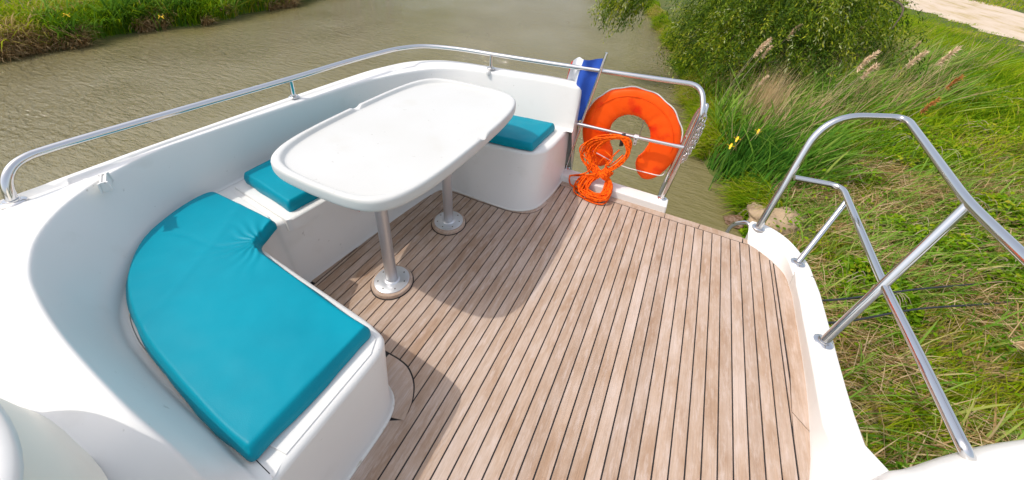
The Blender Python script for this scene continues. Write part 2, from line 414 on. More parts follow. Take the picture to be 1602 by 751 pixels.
# sandy track on the right bank
pe_n = [P(1602, 70, -1.3), P(1520, 42, -1.3), P(1440, 18, -1.3), P(1385, -4, -1.3)]
d0 = (Vector(pe_n[0]) - Vector(pe_n[1])).normalized()
near = [pe_n[0] + d0 * k for k in (14, 9, 5, 2)] + pe_n + [Vector((7.5, 42, 0)), Vector((6, 60, 0))]
near = smooth_path(near, 6)
pv = []; cols = 12
for i, p in enumerate(near):
    wob = .22 * math.sin(i * 1.3) + .12 * math.sin(i * 2.9)
    for j in range(cols):
        t = j / (cols - 1); x = p.x + wob * (1 - t) + t * 5.2 + .15 * math.sin(i * .8 + j); y = p.y + t * 1.2
        pv.append((x, y, float(gz(x, y)) + .012 + .03 * math.sin(math.pi * t)))
track = build('sandy_track', pv, grid_faces(len(near), cols), 'path', sharp=None); tag(track, kind='structure')
track_poly = [(v[0], v[1]) for v in pv[::cols]]
def track_x(y):
    ys = [q[1] for q in track_poly]; xs = [q[0] for q in track_poly]
    o = np.argsort(ys); return np.interp(y, np.array(ys)[o], np.array(xs)[o])

# ------------------------------------------------------------------ the boat
boat = empty('boat', (-.5, 0, WZ), 'white river cruiser with teak upper deck, moulded benches and steel rails, afloat by the bank', 'boat')
H_ = [(-2.0, -3.4), (-1.99, 1.7), (-1.90, 2.0), (-1.62, 2.25), (-1.1, 2.31), (.3, 2.17), (.60, 2.15), (.78, 2.05), (.86, 1.8), (.86, -3.4)]
slab('hull', [(x, y) for x, y in H_], WZ - .45, -.03, 'gel', boat, bev=.015)

deck = slab('deck', [(-1.5, -.6), (-1.5, 1.9), (-.66, 2.2), (.55, 2.19), (.70, 2.06), (.775, 1.9), (.775, -.6)], -.025, -.004, 'caulk', boat, smooth=False)
def dense(tab): return sorted([(p.x, p.y) for p in smooth_path([Vector((a, b, 0)) for a, b in tab], 8)])
ARC_AFT = [(-1.40, 1.66), (-1.332, 1.686), (-1.192, 1.707), (-1.002, 1.709), (-.80, 1.718), (-.70, 1.742), (-.645, 1.79), (-.614, 1.86), (-.6035, 1.925)]
ARC_NEAR = [(-.819, .660), (-.769, .660), (-.712, .650), (-.656, .614), (-.619, .560), (-.6035, .497)]
ARC_R = [(.549, 2.140), (.60, 2.138), (.652, 2.120), (.688, 2.088), (.7, 2.05)]
def polyl(tab, x): return float(np.interp(x, [a for a, b in tab], [b for a, b in tab]))
ymx = dense(ARC_AFT) + [(-.600, 2.147), (0, 2.142), (.45, 2.142)] + dense(ARC_R)
ymn = [(-1.385, .66)] + dense(ARC_NEAR) + [(-.600, -.45), (.6829, -.45), (.683, 1.1), (.70, 1.36)]
G = .0028
i = 0
seams = [.4328 + .05 * k for k in range(-37, 6)]
seams = [s for s in seams if s > -1.385]
seams = [-1.385] + seams
if seams[-1] < .69: pass
pr = random.Random(3)
for a, b in zip(seams, seams[1:] + [.700]):
    if b - a < .012: continue
    xs = [a + G + (b - a - 2 * G) * q / 7 for q in range(8)]
    top = [(x, polyl(ymx, x) - G) for x in xs]; bot = [(x, polyl(ymn, x) + G) for x in xs]
    z = pr.uniform(-.0005, .0005)
    zz = -.012
    V = [(x, y, z) for x, y in bot] + [(x, y, z) for x, y in top[::-1]]
    n = len(V); V2 = [(x, y, zz) for x, y, _ in V]
    F = [tuple(range(n))] + [(k, (k + 1) % n, n + (k + 1) % n, n + k) for k in range(n)]
    F = [F[0]] + [f[::-1] for f in F[1:]]
    build('plank', V + V2, F, 'teak', deck, smooth=False)
def board(pa, pb, m='teak', z=.0004):
    """margin board between two plan paths of equal length"""
    V = [(*p, z) for p in pa] + [(*p, z) for p in pb[::-1]]
    n = len(V); V2 = [(x, y, -.012) for x, y, _ in V]
    F = [tuple(range(n))[::-1]] + [(k, (k + 1) % n, n + (k + 1) % n, n + k) for k in range(n)]
    bm = bmesh.new(); vs = [bm.verts.new(v) for v in V + V2]
    for f in F: bm.faces.new([vs[q] for q in f])
    bmesh.ops.triangulate(bm, faces=[f for f in bm.faces if len(f.verts) > 4])
    return from_bm('margin_board', bm, m, deck, smooth=False)
def offp(pts, n=10): return [tuple(v)[:2] for v in resample([Vector((x, y, 0)) for x, y in pts], n)]
# aft edge, right corner, right side
board([(-.595, 2.148), (.10, 2.146)], [(-.66, 2.20), (.10, 2.196)], 'teakx')
board([(.104, 2.146), (.30, 2.146)], [(.104, 2.196), (.31, 2.194)], 'teakx')
board([(.304, 2.146), (.545, 2.143)], [(.314, 2.194), (.550, 2.190)], 'teakx')
def arc(t, dx, dy): return offp([(p.x + dx, p.y + dy) for p in smooth_path([Vector((a, b, 0)) for a, b in t], 6)], 22)
board(arc(ARC_R, .0035, .0025), offp([(.554, 2.190), (.63, 2.15), (.70, 2.10), (.735, 2.05), (.765, 1.99)], 22), 'teakx')
board([(.704, 2.044), (.7045, 1.36), (.691, 1.20)], [(.764, 1.98), (.775, 1.5), (.765, 1.13)])
board([(.6905, 1.195), (.6865, 1.1), (.6865, -.45)], [(.765, 1.125), (.765, .9), (.765, -.45)])
# round the aft bench box
board(arc(ARC_AFT[:5], 0, .0035), offp([(-1.40, 1.74), (-1.33, 1.77), (-1.19, 1.78), (-1.0, 1.78), (-.80, 1.78)], 22), 'teakx')
board(arc([(-.796, 1.7185)] + ARC_AFT[5:], -.002, .0035), offp([(-.796, 1.78), (-.74, 1.79), (-.70, 1.82), (-.67, 1.87), (-.66, 1.94)], 22))
board([(-.606, 1.931), (-.604, 2.145)], [(-.66, 1.945), (-.665, 2.198)])
# round the near bench box
board(arc(ARC_NEAR, -.002, -.0035), offp([(-.83, .56), (-.78, .56), (-.74, .56), (-.70, .54), (-.69, .51), (-.69, .47)], 22))
board([(-.606, .494), (-.606, .1), (-.606, -.45)], [(-.70, .44), (-.70, .1), (-.70, -.45)])
# along the port settee
board([(-1.389, .765), (-1.388, 1.24), (-1.386, 1.63)], [(-1.47, .765), (-1.47, 1.24), (-1.44, 1.70)])

# ---- bench moulding: one shell of benches, backrest wall and coaming
Lz, Sz = .68, .39
inner = [(-.655, .048), (-.70, .048), (-.76, .047), (-.864, .042), (-1.078, .046), (-1.243, .055), (-1.39, .071), (-1.528, .098), (-1.679, .160), (-1.80, .258), (-1.88, .375), (-1.918, .467), (-1.940, .587), (-1.942, .735), (-1.894, 1.177), (-1.828, 1.613), (-1.776, 1.782), (-1.703, 1.949), (-1.598, 2.096), (-1.46, 2.185), (-1.30, 2.232), (-1.10, 2.268), (-.85, 2.295), (-.70, 2.300), (-.625, 2.300)]
bottom = [(-.655, .118), (-.70, .120), (-.76, .123), (-.864, .128), (-1.078, .132), (-1.243, .142), (-1.37, .157), (-1.50, .195), (-1.62, .270), (-1.74, .375), (-1.82, .47), (-1.87, .56), (-1.895, .65), (-1.905, .75), (-1.90, 1.177), (-1.84, 1.55), (-1.78, 1.70), (-1.69, 1.85), (-1.58, 1.98), (-1.45, 2.07), (-1.29, 2.13), (-1.10, 2.17), (-.85, 2.21), (-.70, 2.225), (-.625, 2.23)]
outer = [(-.655, -1.1), (-.70, -1.1), (-.76, -1.1), (-.864, -1.1), (-1.10, -1.1), (-1.35, -1.1), (-1.75, -1.1), (-2.02, -1.1), (-2.03, -.45), (-2.025, -.05), (-2.015, .173), (-2.010, .33), (-2.005, .46), (-1.998, .65), (-1.975, 1.156), (-1.940, 1.719), (-1.905, 1.923), (-1.835, 2.108), (-1.70, 2.24), (-1.55, 2.30), (-1.35, 2.33), (-1.10, 2.352), (-.85, 2.372), (-.70, 2.378), (-.625, 2.378)]
lipz = [.46, .55, .63, .675, .68, .68] + [.68] * 16 + [.685, .685, .68]
def sm(tab, n=5): return smooth_path([Vector((x, y, 0)) for x, y in tab], n)
I3, B3, O3 = sm(inner), sm(bottom), sm(outer)
LZ = [v.x for v in smooth_path([Vector((z, 0, 0)) for z in lipz], 5)]
rows = []
N_ = len(I3)
for k, (a, b, o) in enumerate(zip(I3, B3, O3)):
    lz = LZ[k]
    t = k / (N_ - 1)
    dirn = (o - a); wd = dirn.length; dn = dirn / wd
    up = (a - b); hh = lz - Sz
    # near the aft end the wall top is rounded down (right end of the aft backrest)
    row = []
    fr = min(.05, hh * .3)
    toseat = (b - a).normalized() if (b - a).length > .01 else -dn
    row.append(b - dn * .012 + Vector((0, 0, Sz)))
    row.append(b + Vector((0, 0, Sz + .004)))
    row.append(b + dn * .010 + Vector((0, 0, Sz + .014)))
    row.append(b.lerp(a, .10) + dn * .012 + Vector((0, 0, Sz + fr)))
    row.append(b.lerp(a, .5) + dn * .008 + Vector((0, 0, Sz + hh * .5)))
    row.append(b.lerp(a, .97) - dn * .0 + Vector((0, 0, lz - .018)))
    row.append(a + dn * .001 + Vector((0, 0, lz - .010)))
    row.append(a + dn * .004 + Vector((0, 0, lz - .003)))
    row.append(a + dn * .010 + Vector((0, 0, lz)))
    row.append(a + dn * .024 + Vector((0, 0, lz + .0002)))
    g = min(.05, wd * .35)
    narrow = wd < .2
    if narrow:
        row.append(a + dn * (wd * .45) + Vector((0, 0, lz + .000)))
        row.append(a + dn * (wd * .52) + Vector((0, 0, lz + .006)))
        row.append(a + dn * (wd * .60) + Vector((0, 0, lz + .010)))
        row.append(a + dn * (wd * .86) + Vector((0, 0, lz + .010)))
    else:
        row.append(a + dn * (wd - .15) + Vector((0, 0, lz + .004)))
        row.append(a + dn * (wd - .10) + Vector((0, 0, lz - .010)))
        row.append(a + dn * (wd - .065) + Vector((0, 0, lz - .006)))
        row.append(a + dn * (wd - .035) + Vector((0, 0, lz + .010)))
    row.append(a + dn * (wd - .008) + Vector((0, 0, lz + .004)))
    row.append(a + dn * wd + Vector((0, 0, lz - .012)))
    row.append(a + dn * (wd + .012) + Vector((0, 0, lz - .25)))
    row.append(a + dn * (wd + .01) + Vector((0, 0, -.04)))
    rows.append(row)
nc = len(rows[0])
V = [p for r in rows for p in r]; F = grid_faces(len(rows), nc)
# closing cap at the aft bench end: sweep the last section's outline towards the gate with a rounded edge
last = rows[-1]
base = len(V)
cap_rows = []
cx = sum(p.y for p in last[4:]) / len(last[4:])
for s in range(1, 6):
    a = s / 5 * math.pi / 2; dx = .035 * math.sin(a); sh = .030 * (1 - math.cos(a))
    rr = []
    for q, p in enumerate(last):
        if q < 4: rr.append(Vector((p.x + dx, p.y, p.z))); continue
        z = p.z - sh * (1 if p.z > Lz - .05 else (.0))
        y = p.y + sh * .8 * (1 if p.y < cx else -1) * (1 if q > 4 else .5)
        rr.append(Vector((p.x + dx, y, z)))
    cap_rows.append(rr); V += rr
F += [tuple(i + base - nc for i in f) for f in grid_faces(6, nc)]
endv = list(range(base + 4 * nc, base + 5 * nc))
F.append(tuple(endv))
shell = build('bench_moulding', V, F, 'gel', boat, sharp=50)

# bench boxes: plan of the front at the floor and at seat level
ftop = [(-.648, -.6), (-.648, -.2), (-.648, .12), (-.648, .30), (-.648, .44), (-.655, .50), (-.680, .535), (-.730, .548), (-.79, .557), (-1.10, .578), (-1.36, .598), (-1.43, .612), (-1.468, .645), (-1.470, .70), (-1.44, .76), (-1.385, 1.04), (-1.35, 1.35), (-1.325, 1.60), (-1.30, 1.70), (-1.24, 1.75), (-1.11, 1.77), (-.92, 1.800), (-.80, 1.815), (-.72, 1.845), (-.665, 1.905), (-.640, 1.99), (-.632, 2.10), (-.628, 2.26), (-.628, 2.29)]
fbot = [(-.665, -.6), (-.665, -.2), (-.665, .12), (-.664, .30), (-.664, .43), (-.674, .49), (-.700, .525), (-.745, .545), (-.80, .56), (-1.10, .60), (-1.36, .64), (-1.41, .655), (-1.44, .68), (-1.435, .72), (-1.425, .76), (-1.40, 1.04), (-1.37, 1.35), (-1.335, 1.60), (-1.305, 1.69), (-1.24, 1.73), (-1.11, 1.735), (-.92, 1.735), (-.80, 1.742), (-.72, 1.775), (-.665, 1.84), (-.640, 1.94), (-.628, 2.05), (-.622, 2.21), (-.622, 2.27)]
T3, Fb3 = sm(ftop, 4), sm(fbot, 4)
cols_ = []
def outn(pts, k):
    a = pts[max(k - 1, 0)]; b = pts[min(k + 1, len(pts) - 1)]; t = (b - a).normalized(); return Vector((t.y, -t.x, 0))
V = []; nr = 0
for k, (t, b) in enumerate(zip(T3, Fb3)):
    n1 = outn(T3, k)
    rw = [b + Vector((0, 0, -.01)) + n1 * .012, b + Vector((0, 0, .014)) + n1 * .012, b + Vector((0, 0, .024)) + n1 * .002, b.lerp(t, .5) + Vector((0, 0, Sz * .5))]
    for s in range(6):
        a = s / 5 * math.pi / 2; rr = .022
        rw.append(t + n1 * (-rr + rr * math.cos(a)) + Vector((0, 0, Sz - rr + rr * math.sin(a))))
    V += rw; nr = len(rw)
F = grid_faces(len(T3), nr); F = [f[::-1] for f in F]
bench = build('bench_front', V, F, 'gel', boat, sharp=50)
# seat deck between the front's top edge and the backrest wall
edge = [V[k * nr + nr - 1] for k in range(len(T3))]
bk = [Vector((p.x, p.y, Sz)) for p in [b - (o - a).normalized() * .014 for a, b, o in zip(I3, B3, O3)]]
edge = [Vector((p.x, p.y, Sz - .0005)) for p in edge if p.y > .135 and not (p.y > 2.215 and p.x > -.7)]
bk = [Vector((p.x, p.y, Sz - .0005)) for p in bk]
V = edge + bk; F = []; i_ = j_ = 0; ne = len(edge)
while i_ < ne - 1 or j_ < len(bk) - 1:
    if j_ == len(bk) - 1 or (i_ < ne - 1 and (edge[i_ + 1] - bk[j_]).length < (edge[i_] - bk[j_ + 1]).length):
        F.append((i_, i_ + 1, ne + j_)); i_ += 1
    else:
        F.append((i_, ne + j_ + 1, ne + j_)); j_ += 1
top = build('bench_seat', V, F, 'gel', boat, smooth=False)
# sealant bead at the foot of the boxes
for rng_ in ((0, 30), (72, len(Fb3))):
    pts = [p + outn(T3, k) * .012 + Vector((0, 0, .004)) for k, p in enumerate(Fb3)][rng_[0]:rng_[1]]
    tube('sealant_bead', pts, .006, 'sealant', bench, seg=6)
# lids
def lid(name, poly, z0, z1, bev, label=None):
    o = slab(name, poly, z0, z1, 'gel', boat, bev=bev, seg=3)
    if label: o['label'] = label
    return o
lid('seat_lid', [(-1.860, .785), (-1.43, .745), (-1.415, .765), (-1.365, 1.10), (-1.325, 1.42), (-1.308, 1.62), (-1.72, 1.70), (-1.80, 1.45), (-1.852, 1.15)], .335, .404, .010, 'raised locker lid with a lip over the front of the port bench')
lid('seat_lid', [(-1.865, .762), (-1.52, .728), (-1.50, .70), (-1.86, .705)], .385, .398, .004, 'narrow white strip between the two lids')
lid('seat_lid', [(-.668, .175), (-.668, .47), (-.69, .515), (-.74, .528), (-1.30, .57), (-1.36, .20), (-.80, .160)], .385, .3945, .003, 'flush lid under the long curved cushion')
lid('seat_lid', [(-1.04, 1.84), (-.82, 1.86), (-.735, 1.90), (-.70, 1.98), (-.685, 2.16), (-1.08, 2.13)], .385, .3945, .003, 'flush lid under the small aft cushion')
# drain notches standing on the lip
for (x, y, dx, dy) in ((-1.868, .395, -.85, .35), (-1.245, 2.262, 0, 1)):
    d = Vector((dx, dy, 0)).normalized(); s = Vector((-d.y, d.x, 0)); c = Vector((x, y, Lz))
    bm = bmesh.new(); r = bmesh.ops.create_cube(bm, size=1)
    for v in bm.verts:
        q = v.co.copy(); v.co = c + d * (q.x * .075 - .005) + s * (q.y * .024 * (1.0 if q.z < 0 else .8)) + Vector((0, 0, q.z * .03 - .006))
    bmesh.ops.bevel(bm, geom=bm.edges[:], offset=.005, segments=2, affect='EDGES')
    from_bm('drain_block', bm, 'gel', shell)
# red warning sticker on the port bench front, under the table
V = [P(552, 326, .30) for _ in range(1)]
bs = Vector((-1.372, 1.08, .255))
build('warning_sticker', [bs + Vector((.004, -.03, .01)), bs + Vector((.004, .03, .03)), bs + Vector((.002, .005, -.03)), bs + Vector((0, 0, 0))], [(0, 2, 1)], 'sticker', bench, smooth=False)

# ---- stern ledge
bm = bmesh.new()
slab('stern_ledge', [(-.645, 2.197), (.094, 2.194), (.100, 2.20), (.100, 2.288), (.094, 2.295), (-.64, 2.302)], -.05, .05, 'gel', boat, bev=.008)
# ---- right bulwark, corner piece and straight piece
def bulwark(pb, pt, po, ztop, name, flare=None):
    a, b, c = resample(smooth_path([Vector((*p, 0)) for p in pb], 5), 26), resample(smooth_path([Vector((*p, 0)) for p in pt], 5), 26), resample(smooth_path([Vector((*p, 0)) for p in po], 5), 26)
    V = []
    for k in range(26):
        p, q, r = a[k], b[k], c[k]; d = (r - q).normalized(); z = ztop if not callable(ztop) else ztop(k / 25)
        e = (q - p)
        V += [p - d * .004 + Vector((0, 0, -.02)), p + Vector((0, 0, .004)), p.lerp(q, .12) + Vector((0, 0, .010)), p.lerp(q, .9) + Vector((0, 0, z - .012)),
              q + d * .006 + Vector((0, 0, z - .003)), q + d * .014 + Vector((0, 0, z)), r - d * .012 + Vector((0, 0, z)),
              r - d * .003 + Vector((0, 0, z - .004)), r + Vector((0, 0, z - .014)), r + d * .01 + Vector((0, 0, -.35))]
    F = [f[::-1] for f in grid_faces(26, 10)]
    F.append(tuple(range(10))); F.append(tuple(range(250, 260))[::-1])
    return build(name, V, F, 'gel', boat, sharp=45)
bulwark([(.575, 2.150), (.631, 2.115), (.70, 2.055), (.742, 1.99), (.758, 1.93), (.758, 1.90)],
        [(.562, 2.235), (.620, 2.212), (.680, 2.165), (.722, 2.085), (.742, 1.97), (.748, 1.90)],
        [(.585, 2.275), (.660, 2.272), (.735, 2.225), (.790, 2.150), (.835, 2.03), (.846, 1.94)], .085, 'bulwark')
bulwark([(.758, 1.925), (.766, 1.86), (.764, 1.683), (.757, 1.345), (.735, 1.088), (.70, .85), (.69, .3), (.69, -.5)],
        [(.752, 1.915), (.744, 1.83), (.744, 1.70), (.744, 1.39), (.742, 1.183), (.752, 1.05), (.80, .92), (.80, -.5)],
        [(.838, 1.905), (.846, 1.84), (.848, 1.70), (.850, 1.50), (.852, 1.30), (.868, 1.10), (.93, .95), (1.0, -.5)], .102, 'bulwark')
# foreground moulding, right
fo = [(.66, .56), (.690, .76), (.735, .862), (.808, .917), (.916, 1.004), (1.10, 1.137), (1.5, 1.38), (1.9, 1.57)]
fs = resample(smooth_path([Vector((*p, 0)) for p in fo], 6), 40)
V = []
for k, p in enumerate(fs):
    t = fs[min(k + 1, 39)] - fs[max(k - 1, 0)]; t.normalize(); n1 = Vector((-t.y, t.x, 0))
    for off, z in ((.03, -.4), (.03, .02), (.012, .26), (.003, .350), (-.008, .378), (-.03, .396), (-.10, .412), (-.25, .425), (-.6, .43)):
        V.append(p + n1 * off + Vector((0, 0, z)))
build('side_coaming', V, [f[::-1] for f in grid_faces(40, 9)], 'gel', boat, sharp=70)

# ---- helm seat at the lower left
helm = empty('helm_seat', (-.93, -.42, .68), 'white moulded helm seat with rolled rim and cream shell at the lower left corner', 'seat')
def supere(cx, cy, a, b, p, n=72):
    out = []
    for k in range(n):
        t = 2 * math.pi * k / n; c, s = math.cos(t), math.sin(t)
        out.append(Vector((cx + a * abs(c) ** (2 / p) * (1 if c >= 0 else -1), cy + b * abs(s) ** (2 / p) * (1 if s >= 0 else -1), 0)))
    return out
def ringloft(name, rings, m, parent, close_top=False):
    n = len(rings[0]); V = [p for r in rings for p in r]; F = grid_faces(len(rings), n, True)
    if close_top: F.append(tuple(range((len(rings) - 1) * n, len(rings) * n)))
    return build(name, V, F, m, parent, sharp=60)
def rg(a, b, z, cx=-.86, cy=-.42, p=2.6): return [q + Vector((0, 0, z)) for q in supere(cx, cy, a, b, p)]
ringloft('shell', [rg(.425, .386, .670), rg(.415, .378, .70), rg(.375, .366, .79), rg(.345, .345, .875)], 'cream', helm)
ringloft('rolled_rim', [rg(.340, .340, .866), rg(.358, .356, .876), rg(.365, .363, .892), rg(.360, .359, .908), rg(.345, .343, .917), rg(.325, .323, .911), rg(.312, .310, .895), rg(.30, .298, .80), rg(.28, .28, .74)], 'gel', helm, True)
lathe('cap_ring', [(.016, 0), (.018, .004), (.013, .006), (.0, .006)][:3], (-.672, -.062, .80), 'steel', helm, 20, (.25, 1, .25))

# ---- rails
TR = .0155
def flange(name, c, parent, r=.028, axis=None):
    return lathe(name, [(r, 0), (r, .003), (r * .85, .007), (r * .62, .009), (r * .60, .013), (.4 * r, .0135)], c, 'steel', parent, 24, axis)
rail_pts = [(-1.962, .188, .680), (-1.985, .225, .775), (-2.016, .30, .80), (-2.008, .51, .80), (-1.980, .79, .80), (-1.930, 1.254, .80), (-1.900, 1.60, .803), P(590, 84, .803), P(625, 76, .802), P(664, 72.5, .80), P(714, 76.5, .796), P(769, 85, .793), P(830, 94.5, .794), P(900, 105, .798), P(1000, 119.5, .806)]
tp = smooth_path([(-1.962, .188, .680), (-1.970, .198, .73), (-1.980, .214, .765), (-1.994, .240, .789), (-2.008, .275, .799), (-2.016, .33, .801)] + rail_pts[3:], 5)
tail = fillet([P(1000, 119.5, .806), P(1098, 133.5, .812), (.140, 2.300, .70), (.060, 2.280, .05)], [.11, .06], 9)
srail = tube('stern_rail', tp + tail[1:], TR, 'steel', boat, seg=16)
flange('flange', (-1.962, .188, .682), srail, .034)
flange('flange', (.060, 2.280, .049), srail, .030)
for a, b in (((-1.945, 1.256, .688), (-1.932, 1.254, .80)), (tuple(P(768, 107, .694)), tuple(P(769, 86, .792)))):
    tube('stanchion', [a, b], .012, 'steel', srail, seg=12); flange('flange', a, srail, .028)
tube('middle_rail', [(-.640, 2.300, .422), (-.2, 2.305, .428), (.107, 2.298, .442)], .0125, 'steel', srail, seg=14)
flange('flange', (-.618, 2.300, .422), srail, .022, (1, 0, 0))
# swim ladder handle outside the gate post
lad = fillet([(.030, 2.40, -.55), (.040, 2.40, 0), (.115, 2.37, .66), (.150, 2.34, .735), (.150, 2.31, .66)], [.1, .08, .03], 6)
tube('ladder_handle', lad, .013, 'steel', boat, seg=12)
lad2 = fillet([(.46, 2.36, -.55), (.50, 2.33, -.02), (.57, 2.29, .055), (.60, 2.24, .02), (.60, 2.22, -.2)], [.1, .04, .03], 6)
tube('ladder_handle', lad2, .013, 'steel', boat, seg=12)
# right side rails
t_a = Vector((.609, 2.219, .085)); top8 = [P(1283, 205, .74), P(1345, 182, .785), P(1402, 190, .79), P(1425, 207, .79), P(1515, 320, .79), P(1602, 402, .79)]
ext = top8[-1] + (top8[-1] - top8[-2]) * 2.5
tr = fillet([t_a, P(1293, 180, .77), P(1418, 184, .79), P(1515, 318, .79), P(1602, 402, .79), ext], [.20, .09, .1, .1], 9)
side = tube('side_rail', tr, .0185, 'steel', boat, seg=18); flange('flange', t_a - Vector((0, 0, .002)), side, .034)
mid = fillet([P(1243, 278, .40), P(1318, 292, .41), P(1380, 440, .41), P(1445, 570, .41), P(1509, 703, .405), P(1519, 724, .372)], [.07, .1, .1, .03], 8)
tube('lower_rail', mid, .0165, 'steel', side, seg=16)
b0 = Vector((.782, 2.005, .086)); tube('stanchion', [b0, P(1329, 309, .408)], .0135, 'steel', side, seg=14); flange('flange', b0 - Vector((0, 0, .002)), side, .034)
c0 = Vector((.806, 1.507, .102)); tube('stanchion', [c0, P(1515, 320, .785)], .0165, 'steel', side, seg=16); flange('flange', c0 - Vector((0, 0, .002)), side, .036)

# ------------------------------------------------------------------ table
TX, TY = -1.150, 1.310
table = empty('table', (TX, TY, 0), 'white moulded table with raised rim on two aluminium legs, fixed to the teak deck', 'table')
def tout(inset, z, n=160):
    out = []
    hw, hl = .347 - inset, .566 - inset
    for k in range(n):
        t = 2 * math.pi * k / n
        c, s = math.cos(t), math.sin(t)
        # rounded rectangle by superellipse plus bulging sides
        p = 6.3 - inset * 22
        x = hw * abs(c) ** (2 / p) * (1 if c >= 0 else -1); y = hl * abs(s) ** (2 / p) * (1 if s >= 0 else -1)
        x += (.033) * max(0, 1 - (y / hl) ** 2) * (x / hw); y += .030 * max(0, 1 - (x / hw) ** 2) * (y / hl)
        out.append(Vector((TX + x, TY + y, z)))
    # resample evenly
    o = resample(out + [out[0]], n + 1)[:-1]
    return o
rings = []
prof = [(.10, .652), (.03, .654), (.010, .660), (.003, .668), (0, .680), (.000, .705), (.0015, .713), (.005, .7185), (.010, .7205), (.020, .7205), (.0245, .7190), (.028, .715), (.033, .7045), (.036, .7018), (.041, .7005), (.10, .7005)]
for ins, z in prof:
    r = tout(ins, z)
    if z > .7046 and ins < .034:
        for v in r:
            if abs(v.y - (1.300 if v.x < TX else 1.36)) < .018 and abs(v.x - TX) > .2: v.z = min(v.z, .7045)
    rings.append(r)
n = 160
V = [p for r in rings for p in r]; F = grid_faces(len(rings), n, True)
F.append(tuple(range((len(rings) - 1) * n, len(rings) * n))); F.append(tuple(range(n))[::-1])
build('tabletop', V, F, 'gelmatt', table, sharp=40)
M['alu'].node_tree.nodes['Principled BSDF'].inputs['Roughness'].default_value = .4
for (lx, ly) in ((-1.057, .945), (-1.059, 1.440)):
    tube('leg', [(lx, ly, .026), (lx, ly, .660)], .0275, 'alu', table, seg=28)
    ring = lathe('base_ring', [(.099, .0006), (.100, .010), (.097, .019), (.089, .0225), (.02, .0225)], (lx, ly, 0), 'teakx', table, 48)
    lathe('sealant_ring', [(.104, .0), (.104, .0022), (.095, .0024)], (lx, ly, 0), 'caulk', ring, 48)
    pl = lathe('base_plate', [(.0845, .0225), (.0845, .0265), (.082, .0285), (.040, .0290), (.036, .034), (.027, .036), (.0, .036)][:6], (lx, ly, 0), 'plate', table, 48)
    for k in range(7):
        a = 2 * math.pi * (k + .3) / 7
        lathe('screw', [(.0042, 0), (.0036, .0012), (.001, .0014)], (lx + .066 * math.cos(a), ly + .066 * math.sin(a), .0286), 'screw', pl, 10)

